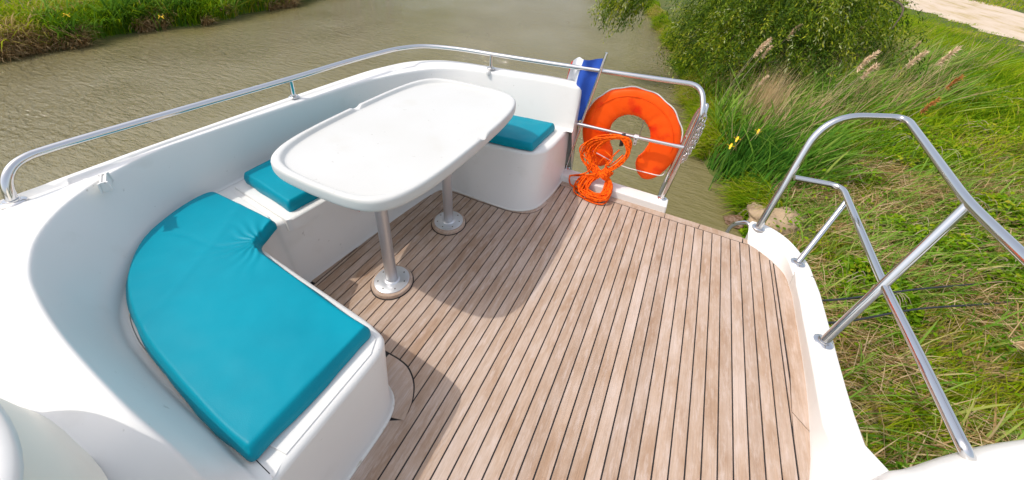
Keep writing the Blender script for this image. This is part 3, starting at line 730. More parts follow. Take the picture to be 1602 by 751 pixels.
# ------------------------------------------------------------------ cushions
def cushion(name, outer_p, inner_p, zt, zb, label, nu=110, nv=44, wr=None, edge_r=.013, group=None, flare=.005):
    """quad-strip cushion between two plan paths; wr(x,y,d)->extra height"""
    O = resample(smooth_path([Vector((*p, 0)) for p in outer_p], 6), nu); I = resample(smooth_path([Vector((*p, 0)) for p in inner_p], 6), nu)
    # parameter spacing denser near the edges
    def sp(n):
        q = []
        for k in range(n):
            t = k / (n - 1); q.append(t * .55 + .45 * (.5 - .5 * math.cos(math.pi * t)))
        return q
    su, sv = sp(nu), sp(nv)
    P2 = [[None] * nv for _ in range(nu)]
    def at(L, t):
        x = t * (len(L) - 1); i = min(int(x), len(L) - 2); return L[i].lerp(L[i + 1], x - i)
    V = []
    for i, u in enumerate(su):
        a, b = at(O, u), at(I, u)
        for j, v in enumerate(sv):
            P2[i][j] = a.lerp(b, v)
    LU = sum((P2[k + 1][nv // 2] - P2[k][nv // 2]).length for k in range(nu - 1))
    for i in range(nu):
        wd = (P2[i][-1] - P2[i][0]).length
        for j in range(nv):
            p = P2[i][j]; du = min(su[i], 1 - su[i]) * LU; dv = min(sv[j], 1 - sv[j]) * wd
            r = edge_r; ex = max(0, r - du) / r; ey = max(0, r - dv) / r; e = min(1, math.hypot(ex, ey))
            z = zt - r + r * math.sqrt(max(0, 1 - e * e))
            d = min(du, dv)
            crown = .006 * (1 - math.exp(-d / .07))
            z += crown
            x, y = p.x, p.y
            nz = noise.noise(Vector((x * 5, y * 5, 3))) * .0028 + noise.noise(Vector((x * 17, y * 17, 7))) * .0011
            z += nz * min(1, d / .02 + .2)
            if wr: z += wr(x, y, d)
            # pull rounded corners in
            if ex > 0 and ey > 0 and math.hypot(ex, ey) > 1:
                f = (math.hypot(ex, ey) - 1) * r * .8
                c = P2[min(max(i, 6), nu - 7)][min(max(j, 6), nv - 7)]
                p = p + (c - p).normalized() * f
            V.append(Vector((p.x, p.y, z)))
    F = grid_faces(nu, nv)
    # skirt
    per = [(i, 0) for i in range(nu)] + [(nu - 1, j) for j in range(1, nv)] + [(i, nv - 1) for i in range(nu - 2, -1, -1)] + [(0, j) for j in range(nv - 2, 0, -1)]
    idx = [i * nv + j for i, j in per]; n = len(idx)
    cen = sum((V[k] for k in idx), Vector()) / n
    prev = idx
    for s in range(1, 6):
        t = s / 5; base = len(V); row = []
        for q, k in enumerate(idx):
            p = V[k]; a = V[idx[q - 1]]; b = V[idx[(q + 1) % n]]; tt = (b - a); tt.z = 0
            tt = tt.normalized() if tt.length > 1e-7 else Vector((1, 0, 0)); no = Vector((tt.y, -tt.x, 0))
            if no.dot(p - P2[min(max(per[q][0], 8), nu - 9)][nv // 2]) < 0: no = -no
            bul = flare * t * (.7 + .6 * noise.noise(Vector((p.x * 6, p.y * 6, 4)))) + .0045 * math.sin(math.pi * min(1, t * 1.05)) + .003 * noise.noise(Vector((p.x * 14, p.y * 14, t * 2))) * t
            zz = p.z * (1 - t) + (zb + .0025 * noise.noise(Vector((p.x * 22, p.y * 22, 1)))) * t
            V.append(Vector((p.x + no.x * bul, p.y + no.y * bul, zz))); row.append(base + q)
        for q in range(n):
            F.append((prev[q], row[q], row[(q + 1) % n], prev[(q + 1) % n]))
        prev = row
    o = build(name, V, F, 'vinyl', None, sharp=None)
    bm = bmesh.new(); bm.from_mesh(o.data); bmesh.ops.recalc_face_normals(bm, faces=bm.faces); bm.to_mesh(o.data); bm.free()
    return tag(o, label, 'cushion', group)
def pk(u, v, z=.455): p = P(u, v, z); return (p.x, p.y)
cc = P(404, 376, .45)
def wrink(x, y, d):
    q = Vector((x - cc.x, y - cc.y)); r = q.length; a = math.atan2(q.y, q.x)
    f = math.exp(-(r / .10) ** 1.5)
    if r < .004: return -.012
    return .0035 * math.exp(-((x * .8 + y * .6 + .92 + .03 * math.sin(x * 9)) / .018) ** 2) * .5 - .003 * math.exp(-((x * .35 - y + 1.02 + .02 * math.sin(x * 14)) / .012) ** 2) * .5 + f * (.0042 * math.sin(a * 17 + 5 * noise.noise(Vector((x * 9, y * 9, 0))) + 1) - .003)
co = [pk(386, 704), pk(345, 668), pk(295, 615), pk(250, 562), pk(222, 522), pk(203, 480), pk(196, 440), pk(203, 405), pk(222, 370), pk(248, 345), pk(285, 318), pk(318, 300), pk(335, 297)]
ci = [pk(574, 507), pk(540, 486), pk(505, 462), pk(470, 436), pk(440, 415), pk(412, 395), pk(399, 381), pk(400, 370), pk(412, 356), pk(422, 345), pk(426, 341)]
cush1 = cushion('seat_cushion', co, ci, .450, .398, 'long curved turquoise cushion covering the near corner of the bench', nu=150, nv=64, wr=wrink, flare=.014)
cushion('seat_cushion', [(-1.845, .835), (-1.845, 1.05), (-1.82, 1.30), (-1.775, 1.52), (-1.72, 1.66)], [(-1.455, .790), (-1.43, 1.0), (-1.39, 1.25), (-1.36, 1.45), (-1.34, 1.60)], .462, .405, 'turquoise seat cushion on the port bench, partly under the table', wr=None)
cushion('seat_cushion', [pk(780, 150), pk(803, 166), pk(840, 178), pk(877, 190)][0:0] + [(-1.24, 2.12), (-1.10, 2.14), (-.90, 2.165), (-.705, 2.185)], [(-1.18, 1.795), (-1.05, 1.815), (-.90, 1.83), (-.725, 1.85)], .448, .396, 'small turquoise seat cushion on the aft bench beside the flag')

# ------------------------------------------------------------------ stern things
flag = empty('flag', (-.628, 2.305, .05), 'blue, white and red flag hanging from a steel pole on the stern ledge', 'flag')
fp0, fp1 = Vector((-.622, 2.305, .05)), Vector((-.473, 2.337, .925))
tube('flagpole', [fp0, fp1], .0095, 'steel', flag, seg=12); flange('flange', fp0, flag, .030)
def hoist(t): return fp0.lerp(fp1, t)
def flagpt(s, t):
    """s 0..1 along the fly, t 0..1 from the upper to the lower edge of the hoist"""
    h = hoist(.955 - t * .50)
    sw = .215 * math.sin(s * math.pi / 2 * 1.2)
    x = h.x - sw - .004 + .006 * math.sin(s * 14 + t * 2.5) * s
    y = h.y + .010 + .10 * s * s + .020 * math.sin(s * 15 + t * 3.5) * min(1, s * 5) + .010 * math.sin(t * 10 + s * 5) * min(1, s * 6)
    z = h.z - s * .30 * (.30 + .12 * t) - .010 * math.sin(t * 8 + s * 9) * min(1, s * 5)
    return Vector((x, y, z))
for nm, a, b, m in (('blue_band', 0, 1 / 3, 'blue'), ('white_band', 1 / 3, 2 / 3, 'fwhite'), ('red_band', 2 / 3, 1, 'red')):
    nu, nv = 16, 30; V = []
    for side_ in (0, 1):
        for i_ in range(nu):
            for j_ in range(nv):
                V.append(flagpt(a + (b - a) * i_ / (nu - 1), j_ / (nv - 1)) + Vector((.0, .0012 * side_, 0)))
    k = nu * nv; F = grid_faces(nu, nv) + [tuple(q + k for q in f[::-1]) for f in grid_faces(nu, nv)]
    build(nm, V, F, m, flag, sharp=None)

# lifebuoy: horseshoe, opening downwards, hanging outside the middle rail
buoy = empty('lifebuoy', (-.235, 2.37, .07), 'orange horseshoe lifebuoy hanging on the stern rail', 'lifebuoy')
bc = Vector((-.243, 2.395, .385))
def bframe(phi, rr_add=0):
    """phi measured from the top, +-; returns centre, radial"""
    a = phi
    ex, ez = .228, .240
    p = bc + Vector((math.sin(a) * ex, 0, math.cos(a) * ez))
    lo = max(0, -math.cos(a))
    p.x *= 1; p.x = bc.x + (p.x - bc.x) * (1 - .05 * lo); p.z -= .035 * lo
    p.y += .015 * math.cos(a)
    rad = Vector((math.sin(a) / ex, 0, math.cos(a) / ez)).normalized()
    return p, rad
nph = 90; PH0 = R_(152)
V = []; SEG = 28
for i_ in range(nph):
    phi = -PH0 + 2 * PH0 * i_ / (nph - 1); p, rad = bframe(phi)
    e = min(1, (PH0 - abs(phi)) / R_(20)); tp_ = math.sqrt(max(.0, 1 - (1 - e) ** 2))
    wdt = .093 * (.25 + .75 * tp_) ; th = .038 * (.25 + .75 * tp_)
    dip = .003 * max(0, math.cos((phi) * 9)) ** 4 * tp_
    for k in range(SEG):
        a = 2 * math.pi * k / SEG; c, s = math.cos(a), math.sin(a)
        cc_ = abs(c) ** .8 * (1 if c >= 0 else -1); ss_ = abs(s) ** .6 * (1 if s >= 0 else -1)
        pucker = .002 * noise.noise(Vector((phi * 9, c * 1.5, s * 2))) + .003 * math.sin(phi * 46) * max(0, -c) ** 2
        V.append(p + rad * cc_ * (wdt + pucker) + Vector((0, -1, 0)) * ss_ * (th - dip + pucker))
F = grid_faces(nph, SEG, True); F.append(tuple(range(SEG))[::-1]); F.append(tuple(range((nph - 1) * SEG, nph * SEG)))
cover = build('cover', V, F, 'orange', buoy, sharp=None)
# white edge line round the top outside
pts = []
for i_ in range(50):
    phi = R_(-88) + R_(176) * i_ / 49; p, rad = bframe(phi); sag = .004 * math.sin(i_ * .9)
    pts.append(p + rad * (.0985 + sag) + Vector((0, -.010, 0)))
tube('grab_line', pts, .0042, 'white', buoy, seg=8)
l0, r0 = P(0, 0, 0), 0
tube('grab_line', smooth_path([(-.515, 2.338, .245), (-.44, 2.334, .225), (-.25, 2.335, .175), (-.1, 2.34, .170), (.012, 2.345, .175), (.035, 2.40, .18)], 5), .0032, 'white', buoy, seg=8)
# seam and reflective fold across the top of the cover
pts = []
for i_ in range(60):
    phi = R_(-95) + R_(190) * i_ / 59; p, rad = bframe(phi)
    pts.append(p + rad * (.048) + Vector((0, -.0375, 0)))
tube('seam', pts, .0028, 'orange', buoy, seg=6)
tube('hanging_cord', [(-.165, 2.325, .55), (-.172, 2.300, .445)], .0022, 'screw', buoy, seg=6)

# little block clamped on the rail
clamp = empty('rail_clamp', (-.185, 2.295, .41), 'small steel swivel block clamped on the stern middle rail', 'clamp')
bm = bmesh.new(); bmesh.ops.create_cube(bm, size=1)
for v in bm.verts: v.co = Vector((-.188 + v.co.x * .020, 2.283 + v.co.y * .012, .412 + v.co.z * .062))
bmesh.ops.bevel(bm, geom=bm.edges[:], offset=.0045, segments=3, affect='EDGES'); from_bm('cheek', bm, 'plate', clamp)
lathe('collar', [(.0135, -.014), (.019, -.014), (.019, .014), (.0135, .014)], (-.188, 2.3045, .4285), 'plate', clamp, 24, (1, .01, 0))
for dz in (.018, -.014):
    lathe('rivet', [(.006, 0), (.0055, .003), (.002, .004)], (-.188, 2.277, .412 + dz), 'screw', clamp, 14, (0, -1, 0))

# orange rope hank
rope = empty('rope_hank', (-.33, 2.17, 0), 'coiled orange rope tied in a hank, hanging from the stern rail onto the teak', 'rope')
RRND = 0
rr = random.Random(11)
RAD = .0050
A = Vector((-.262, 2.282, .405)); Wp = Vector((-.325, 2.215, .155))
mb = MB()
def strand(pts, r=RAD):
    sp_ = smooth_path(pts, 7); V, F = tube_geo(sp_, r, 7, caps=False); mb.add(V, F)
for k in range(24):      # upper loops: strap -> right limb -> binding, strap -> left sweep -> binding
    j = lambda s: Vector((rr.uniform(-s, s), rr.uniform(-s, s), rr.uniform(-s, s)))
    sweep = rr.uniform(0, 1) ** 1.3
    top = A + Vector((-.026 + .052 * k / 23, -.006 + rr.uniform(-.012, .006), .010 + rr.uniform(-.006, .012)))
    right = Vector((-.213 + rr.uniform(-.012, .010), 2.268 + rr.uniform(-.014, .010), .33 + rr.uniform(-.01, .01)))
    right2 = Vector((-.248 + rr.uniform(-.012, .012), 2.246 + rr.uniform(-.014, .008), .24 + rr.uniform(-.01, .01)))
    l1 = Vector((-.355 - .13 * sweep, 2.275 - .02 * sweep + rr.uniform(-.012, .012), .385 - .045 * sweep + rr.uniform(-.02, .02)))
    l2 = Vector((-.42 - .11 * sweep, 2.255 + rr.uniform(-.02, .012), .27 - .05 * sweep + rr.uniform(-.03, .03)))
    l3 = Vector((-.405 + rr.uniform(-.04, .03), 2.235 + rr.uniform(-.015, .01), .15 + rr.uniform(-.04, .04)))
    strand([Wp + j(.012), right2, right, top, l1, l2, l3, Wp + j(.014) + Vector((-.02, 0, -.01))])
for k in range(21):      # lower loops, resting on the deck
    sweep = rr.uniform(0, 1)
    b0_ = Wp + Vector((rr.uniform(-.014, .014), rr.uniform(-.012, .008), rr.uniform(-.01, .01)))
    xl = -.40 - .09 * sweep; xr = -.275 + rr.uniform(-.035, .018)
    yb = 2.165 - rr.uniform(0, .095); zb = .006 + rr.uniform(0, .04)
    strand([b0_, Vector((xr, 2.185 + rr.uniform(-.01, .01), .085 + rr.uniform(-.02, .02))), Vector((xr - .01, yb + .005, zb + .01)), Vector(((xl + xr) / 2, yb - .018, zb)), Vector((xl, yb + .01, zb + .012)), Vector((xl + .01, 2.20, .075 + rr.uniform(-.01, .02))), b0_ + Vector((-.01, .004, .006))])
for pts in ([(-.36, 2.21, .13), (-.44, 2.205, .11), (-.52, 2.215, .075), (-.555, 2.19, .062), (-.53, 2.165, .015), (-.44, 2.15, .008), (-.36, 2.14, .012)],
            [(-.40, 2.235, .22), (-.45, 2.21, .12), (-.555, 2.20, .066), (-.53, 2.215, .065), (-.43, 2.22, .09), (-.37, 2.205, .12)],
            [(-.36, 2.22, .10), (-.46, 2.20, .064), (-.50, 2.15, .012), (-.42, 2.12, .007), (-.34, 2.13, .01)],
            [(-.36, 2.25, .30), (-.30, 2.24, .26), (-.335, 2.225, .20), (-.30, 2.25, .28), (-.27, 2.262, .33)],
            [(-.24, 2.262, .30), (-.31, 2.235, .21), (-.35, 2.23, .26), (-.38, 2.24, .20)]):
    strand([Vector(p) for p in pts])
mb.build('rope', 'ropem', rope, sharp=None)
mb = MB()
ax = (Vector((-.262, 2.25, .24)) - Vector((-.335, 2.21, .12))).normalized()
u_ = ax.orthogonal().normalized(); v_ = ax.cross(u_)
hel = []
for k in range(9 * 14):
    a = 2 * math.pi * k / 14; t = k / (9 * 14)
    hel.append(Vector((-.322, 2.212, .150)) + ax * (-.032 + .075 * t) + (u_ * math.cos(a) + v_ * math.sin(a)) * (.031 + .002 * math.sin(k * .7)))
V, F = tube_geo(hel, RAD, 7); mb.add(V, F)
mb.build('binding', 'ropem', rope, sharp=None)
st = []
for k in range(24):
    a = 2 * math.pi * k / 24
    st.append(Vector((-.268, 2.288 + .020 * math.cos(a), .395 + .045 * math.sin(a))))
V = []
for p in st:
    for dx in (-.011, .011):
        for dn in (0, .0025):
            c = Vector((-.268, 2.288, .395)); o = (p - c).normalized() * dn
            V.append(p + o + Vector((dx, 0, dx * .35)))
F = []
for k in range(24):
    a, b = 4 * k, 4 * ((k + 1) % 24)
    F += [(a, b, b + 2, a + 2), (a + 1, a + 3, b + 3, b + 1), (a, a + 1, b + 1, b), (a + 2, b + 2, b + 3, a + 3)]
build('strap', V, F, 'black', rope)

# chain hooked on the gate post
chain = empty('gate_chain', (.135, 2.28, .45), 'steel chain hanging doubled against the gate post of the stern rail', 'chain')
def link_mesh():
    pts = []
    for k in range(16):
        a = 2 * math.pi * k / 16; pts.append(Vector((.0095 * math.cos(a), 0, .0095 * math.sin(a) + (.0095 if math.sin(a) > 0 else -.0095))))
    V, F = tube_geo(pts, .0032, 6, closed=True); me = bpy.data.meshes.new('link'); me.from_pydata([tuple(v) for v in V], [], F); me.shade_smooth(); me.materials.append(M['steel']); return me
lm = link_mesh()
def chain_run(p0, p1, sag, n):
    p0, p1 = Vector(p0), Vector(p1)
    for k in range(n):
        t = (k + .5) / n; p = p0.lerp(p1, t) + Vector(sag) * math.sin(math.pi * t)
        d = (p1 - p0).normalized(); q = d.to_track_quat('Z', 'Y')
        o = bpy.data.objects.new('link', lm); COL.objects.link(o)
        o.rotation_mode = 'QUATERNION'; o.rotation_quaternion = q @ Matrix.Rotation(math.pi / 2 * (k % 2) + .4 + .5 * math.sin(k * 2.3), 3, 'Z').to_quaternion()
        o.location = p; o.parent = chain; o.matrix_parent_inverse = Matrix.Translation(-Vector(chain.location))
chain_run((.148, 2.262, .655), (.105, 2.250, .36), (.004, -.004, 0), 13)
chain_run((.160, 2.262, .650), (.112, 2.250, .37), (.008, -.004, 0), 13)
tube('snap_hook', fillet([(.150, 2.272, .70), (.166, 2.268, .675), (.155, 2.268, .64), (.142, 2.272, .675), (.150, 2.272, .70)], .012, 4), .0035, 'steel', chain, seg=8)

# mooring lines on the bank
def sagline(a, b, s, n=24):
    a, b = Vector(a), Vector(b); return [a.lerp(b, k / n) + Vector((0, 0, -s * 4 * (k / n) * (1 - k / n))) for k in range(n + 1)]
for (a, m1, b, lb) in (((.84, 2.05, -.10), P(1440, 452, -1.30), P(1602, 435, -1.45), 'black mooring line across the brambles, the upper of the two'),
                   ((.84, 1.95, -.10), P(1440, 483, -1.30), P(1602, 469, -1.45), 'black mooring line across the brambles, the lower of the two')):
    b2 = b + (b - m1) * 1.2; b2.z = float(gz(b2.x, b2.y)) + .02
    m0 = P(1290, 470, -.85) if 'upper' in lb else P(1300, 505, -.85)
    pts = smooth_path([Vector(a), m0, m1, b, b2], 10)
    tag(tube('mooring_line', pts, .008, 'mooring', None, seg=8), lb, 'mooring line')

# ------------------------------------------------------------------ vegetation
def blades(base, h, wd, lean, curve, tone, nseg=3, droop=None):
    """base (N,3), h (N,), wd (N,), lean (N,2) horizontal travel of the tip; returns V, F, tone per vertex"""
    N = len(base); ang = rng.uniform(0, 2 * math.pi, N)
    side = np.stack([np.cos(ang), np.sin(ang), np.zeros(N)], 1)
    ts = np.linspace(0, 1, nseg + 1)
    Vs = []; 
    for k, t in enumerate(ts):
        c = base.copy(); f = t ** curve
        c[:, 0] += lean[:, 0] * f; c[:, 1] += lean[:, 1] * f
        dz = h * t
        if droop is not None: dz = h * (t - droop * t ** 3)
        c[:, 2] += dz
        if k < nseg:
            ww = wd * (1 - t * .55) * .5
            Vs.append(c - side * ww[:, None]); Vs.append(c + side * ww[:, None])
        else: Vs.append(c)
    per = 2 * nseg + 1
    V = np.stack(Vs, 1).reshape(-1, 3)
    tri = []
    for k in range(nseg - 1):
        a = 2 * k; tri += [(a, a + 1, a + 3), (a, a + 3, a + 2)]
    a = 2 * (nseg - 1); tri.append((a, a + 1, a + 2))
    tri = np.array(tri); F = (np.arange(N)[:, None, None] * per + tri[None]).reshape(-1, 3)
    return V, F, np.repeat(tone, per)
def npmesh(name, V, F, tone, m, parent=None):
    me = bpy.data.meshes.new(name); nv, nf = len(V), len(F)
    me.vertices.add(nv); me.vertices.foreach_set('co', V.astype(np.float32).ravel())
    me.loops.add(nf * 3); me.loops.foreach_set('vertex_index', F.astype(np.int32).ravel())
    me.polygons.add(nf); me.polygons.foreach_set('loop_start', np.arange(0, nf * 3, 3, dtype=np.int32))
    at = me.attributes.new('tone', 'FLOAT', 'POINT'); at.data.foreach_set('value', tone.astype(np.float32))
    me.update(calc_edges=True); me.materials.append(M[m])
    o = bpy.data.objects.new(name, me); COL.objects.link(o)
    if parent is not None: par(o, parent)
    return o
def leaves(pts, size, tone, aspect=.45, flat=.6, dirs=None):
    N = len(pts); 
    if dirs is None: dirs = rng.normal(0, 1, (N, 3)); dirs[:, 2] *= flat
    dirs = dirs / np.linalg.norm(dirs, axis=1)[:, None]
    up = rng.normal(0, .55, (N, 3)); up[:, 2] += 1
    s = np.cross(dirs, up); s /= np.linalg.norm(s, axis=1)[:, None] + 1e-9
    L = (size * rng.uniform(.6, 1.3, N))[:, None]
    a = pts; b = pts + dirs * L * .5 + s * L * aspect * .5; c = pts + dirs * L; d = pts + dirs * L * .5 - s * L * aspect * .5
    V = np.stack([a, b, c, d], 1).reshape(-1, 3)
    F = (np.arange(N)[:, None, None] * 4 + np.array([[0, 1, 2], [0, 2, 3]])[None]).reshape(-1, 3)
    return V, F, np.repeat(tone, 4)
def fnoise(x, y, s, seed=0):
    """cheap smooth noise in 0..1"""
    a = np.sin(x * s * 1.3 + seed) * np.cos(y * s * 1.1 - seed * 1.7) + .6 * np.sin(x * s * 2.7 + y * s * 1.9 + seed * 2.3) + .4 * np.cos(y * s * 4.1 - x * s * 3.3 + seed)
    return np.clip(.5 + a / 3.4, 0, 1)
WIND = np.array([.42, .10])
def scatter(n, x0, x1, y0, y1, keep):
    x = rng.uniform(x0, x1, n); y = rng.uniform(y0, y1, n); k = keep(x, y); return x[k], y[k]
def patch(name, x, y, hmin, hmax, wd, tone, mt, lean=.5, curve=1.7, droop=None, label='', cat='grass', nseg=3, jit=.33):
    N = len(x); z = gz(x, y) - .03
    h = rng.uniform(0, 1, N) * (hmax - hmin) + hmin; W = WIND[None] * lean * h[:, None] * rng.uniform(.2, 1.8, N)[:, None] + rng.normal(0, jit, (N, 2)) * h[:, None]
    dr = rng.uniform(.1, .5, N) if droop is None else droop
    V, F, T = blades(np.stack([x, y, z], 1), h, wd * rng.uniform(.6, 1.4, N), W, curve, np.clip(tone + rng.normal(0, .12, N), 0, 1), nseg, dr)
    o = npmesh(name, V, F, T, mt); return tag(o, label, cat, kind='stuff')
# near right bank: short mixed grass
def on_r(x, y, m=.12): return (x - right_edge(y) > m) & (x < track_x(y) + .3 * np.sin(y * 3) + .15)
x, y = scatter(150000, 1.3, 9, 1.2, 9.5, lambda x, y: on_r(x, y) & (x < 1.6 + .85 * y) & (rng.uniform(0, 1, len(x)) < np.clip(1.15 - (y - 2) / 11, .25, 1)))
bare = (np.hypot((x - 1.62), (y - 5.25)) < .42)
x, y = x[~bare], y[~bare]
tn = .34 + .40 * fnoise(x, y, 1.2, 1) + .22 * (fnoise(x, y, 2.9, 4) > .62)
patch('bank_grass', x, y, .10, .36, .010, tn, 'grass', lean=.8, label='mixed short green grass covering the near right bank')
# straw lying among it
x, y = scatter(60000, 1.3, 8, 1.2, 8.8, lambda x, y: on_r(x, y) & (x < 1.6 + .9 * y) & (fnoise(x, y, 1.5, 9) + rng.normal(0, .08, len(x)) > .40))
bare = (np.hypot((x - 1.62), (y - 5.25)) < .36); x, y = x[~bare], y[~bare]
N = len(x)
h = rng.uniform(.03, .22, N); L = rng.uniform(.15, .5, N); a = rng.normal(.1, .9, N)
V, F, T = blades(np.stack([x, y, gz(x, y) + rng.uniform(0, .24, N)], 1), h, .008 * rng.uniform(.6, 1.5, N), np.stack([np.cos(a) * L, np.sin(a) * L], 1), 1.0, rng.uniform(0, 1, N), 2, rng.uniform(0, .9, N))
tag(npmesh('dry_straw', V, F, T, 'straw'), 'tangled dry straw lying in the near bank grass', 'straw', kind='stuff')
# broad reed leaves near
x, y = scatter(17000, 1.5, 8, 1.4, 7.6, lambda x, y: on_r(x, y, .2) & (x < 1.6 + .9 * y) & (fnoise(x, y, 1.8, 2) + rng.normal(0, .1, len(x)) > .50))
patch('young_reeds', x, y, .25, .70, .017, .45 + .35 * fnoise(x, y, 2, 7), 'reed', lean=1.2, curve=1.4, nseg=4, label='broad young reed leaves leaning over the near bank', cat='reeds')
# reed bed in the middle
# low broad-leaved weeds among the grass
x, y = scatter(42000, 1.3, 10, 1.2, 13, lambda x, y: on_r(x, y) & (x < 1.6 + .85 * y) & (fnoise(x, y, 2.4, 13) + rng.normal(0, .06, len(x)) > .56))
zz = gz(x, y) + rng.uniform(.05, .42, len(x)) * (.4 + .9 * fnoise(x, y, 3.1, 5))
V, F, T = leaves(np.stack([x, y, zz], 1), .038 + .003 * y, np.clip(.25 + .55 * fnoise(x, y, 1.3, 2) + rng.normal(0, .15, len(x)), 0, 1), .6, .4)
tag(npmesh('leafy_weeds', V, F, T, 'bramble'), 'low leafy weeds growing through the right bank grass', 'weeds', kind='stuff')
def bed(x, y): return on_r(x, y, .25) & (y < 15) & (x < 1.1 + (y - 5) * .62 + .5 * np.sin(y * 1.4)) & (y > 6.2)
x, y = scatter(21000, .1, 7.5, 6.0, 14, lambda x, y: bed(x, y) & (fnoise(x, y, 1.6, 3) + rng.normal(0, .08, len(x)) > .42))
patch('reed_bed', x, y, .35, 1.12, .034, .22 + .6 * fnoise(x, y, 1.5, 5), 'reed', lean=1.0, curve=1.3, droop=rng.uniform(.02, .5, len(x)), nseg=5, jit=.42, label='tall green reeds leaning in the wind beside the bush', cat='reeds')
x, y = scatter(12000, .1, 7.5, 6.0, 14, lambda x, y: bed(x, y) & (fnoise(x, y, 2.2, 8) + rng.normal(0, .06, len(x)) > .55))
patch('dead_reeds', x, y, .5, 1.3, .012, .75 + 0 * x, 'straw', lean=.9, curve=1.1, droop=0, nseg=2, label='pale dead reed stalks standing among the green reeds', cat='reeds')
# standing bundle of dead reed stalks against the willow
x = 1.42 + rng.normal(0, .16, 520); y = 8.3 + rng.normal(0, .38, 520)
patch('dead_stalks', x, y, .55, 1.35, .013, .75 + 0 * x, 'straw', lean=.35, curve=1.1, droop=0, nseg=2, jit=.10, label='upright bundle of pale dead reed stalks in front of the bush', cat='reed stalks')
# overhanging fringe at the water's edge
t = rng.uniform(5.6, 26, 30000); t = t[(rng.uniform(0, 1, len(t)) < np.clip(7 / t, .2, 1)) & ((t < 6.25) | (t > 7.2))]
e = right_edge(t); x = e + rng.uniform(-.02, .4, len(t)); y = t
N = len(x); h = rng.uniform(.12, .5, N); L = rng.uniform(.1, .45, N)
V, F, T = blades(np.stack([x, y, gz(x, y)], 1), h, .012 * (1 + y / 14), np.stack([-L, rng.normal(0, .15, N)], 1), 1.6, np.clip(.35 + .5 * fnoise(x, y, 1.4, 2) + rng.normal(0, .15, N), 0, 1), 3, rng.uniform(.2, .9, N))
tag(npmesh('edge_grass', V, F, T, 'grass'), 'tufted grass overhanging the water along the right bank', 'grass', kind='stuff')
# meadow up to the track and beyond it
x, y = scatter(300000, 0, 22, 7, 42, lambda x, y: on_r(x, y, .3) & (x < y * 1.05) & (rng.uniform(0, 1, len(x)) < np.clip((14 / y) ** 1.5, .12, 1)))
tn = .30 + .36 * fnoise(x, y, .7, 6) + .10 * fnoise(x, y, 2.2, 3)
near_t = np.clip((track_x(y) - x) / 4, .22, 1)
patch('meadow_grass', x, y, .30 * near_t, .72 * near_t, .020, tn, 'grass', lean=.9, label='long green meadow grass between the reeds and the sandy track')
x, y = scatter(60000, 8, 40, 18, 60, lambda x, y: (x > track_x(y) + 5.0) & (x < track_x(y) + 16))
patch('verge_grass', x, y, .10, .35, .035, .45 + .35 * fnoise(x, y, .6, 2), 'grass', lean=.4, label='patchy grass on the far side of the sandy track')
x, y = scatter(1500, 6, 24, 15, 45, lambda x, y: (x > track_x(y)) & (x < track_x(y) + 5) & (fnoise(x, y, 1.1, 2) > .78))
patch('track_weeds', x, y, .05, .16, .03, .5 + 0 * x, 'grass', lean=.3, label='sparse weeds growing in the sandy track')
# left bank
def on_l(x, y, m=.05): return (left_edge(y) - x > m)
x, y = scatter(120000, -23, -16, .5, 24, lambda x, y: on_l(x, y) & (left_edge(y) - x < 2.2))
dd = left_edge(y) - x
tn = .30 + .35 * fnoise(x, y, 1.1, 3) + .20 * (fnoise(x, y, .9, 11) > .6) + .38 * np.clip((4.6 - y) / 2, 0, 1) * (rng.uniform(0, 1, len(x)) < .75)
patch('bank_reeds', x, y, .35, 1.0, .035, tn, 'grass', lean=.35, droop=rng.uniform(.2, .8, len(x)), nseg=4, label='coarse dark grass and sedge along the left bank', cat='grass')
x, y = scatter(130000, -60, -17.5, 0, 40, lambda x, y: (left_edge(y) - x > 1.4) & (rng.uniform(0, 1, len(x)) < np.clip(1.5 - (-x - 18) / 14, .08, 1)))
patch('field_grass', x, y, .15, .45, .05, .56 + .16 * fnoise(x, y, .8, 5), 'grass', lean=.7, label='bright yellow green field grass behind the left bank')
x, y = scatter(16000, -18.5, -16, 4.2, 24, lambda x, y: on_l(x, y, .05) & (left_edge(y) - x < 1.1) & (fnoise(x, y, 1.6, 9) > .38))
patch('sedge', x, y, .6, 1.25, .055, .10 + .55 * fnoise(x, y, 2.2, 5), 'reed', lean=.25, curve=1.8, droop=rng.uniform(.1, .6, len(x)), nseg=5, jit=.32, label='dark green sedge clumps arching over the left bank edge', cat='sedge')
# dry fringe on the left bank edge
t = rng.uniform(.5, 24, 16000); e = left_edge(t); x = e - rng.uniform(-.05, .5, len(t)); N = len(t)
k = (fnoise(x, t, 1.3, 6) > .66) | (t < 4.8); x, t = x[k], t[k]; N = len(t)
V, F, T = blades(np.stack([x, t, gz(x, t)], 1), rng.uniform(.15, .6, N), np.full(N, .025), np.stack([rng.uniform(.15, .6, N), rng.normal(.1, .2, N)], 1), 1.5, rng.uniform(0, .9, N), 3, rng.uniform(.2, .9, N))
tag(npmesh('dry_edge_grass', V, F, T, 'straw'), 'dead straw coloured grass hanging over the left bank edge', 'grass', kind='stuff')

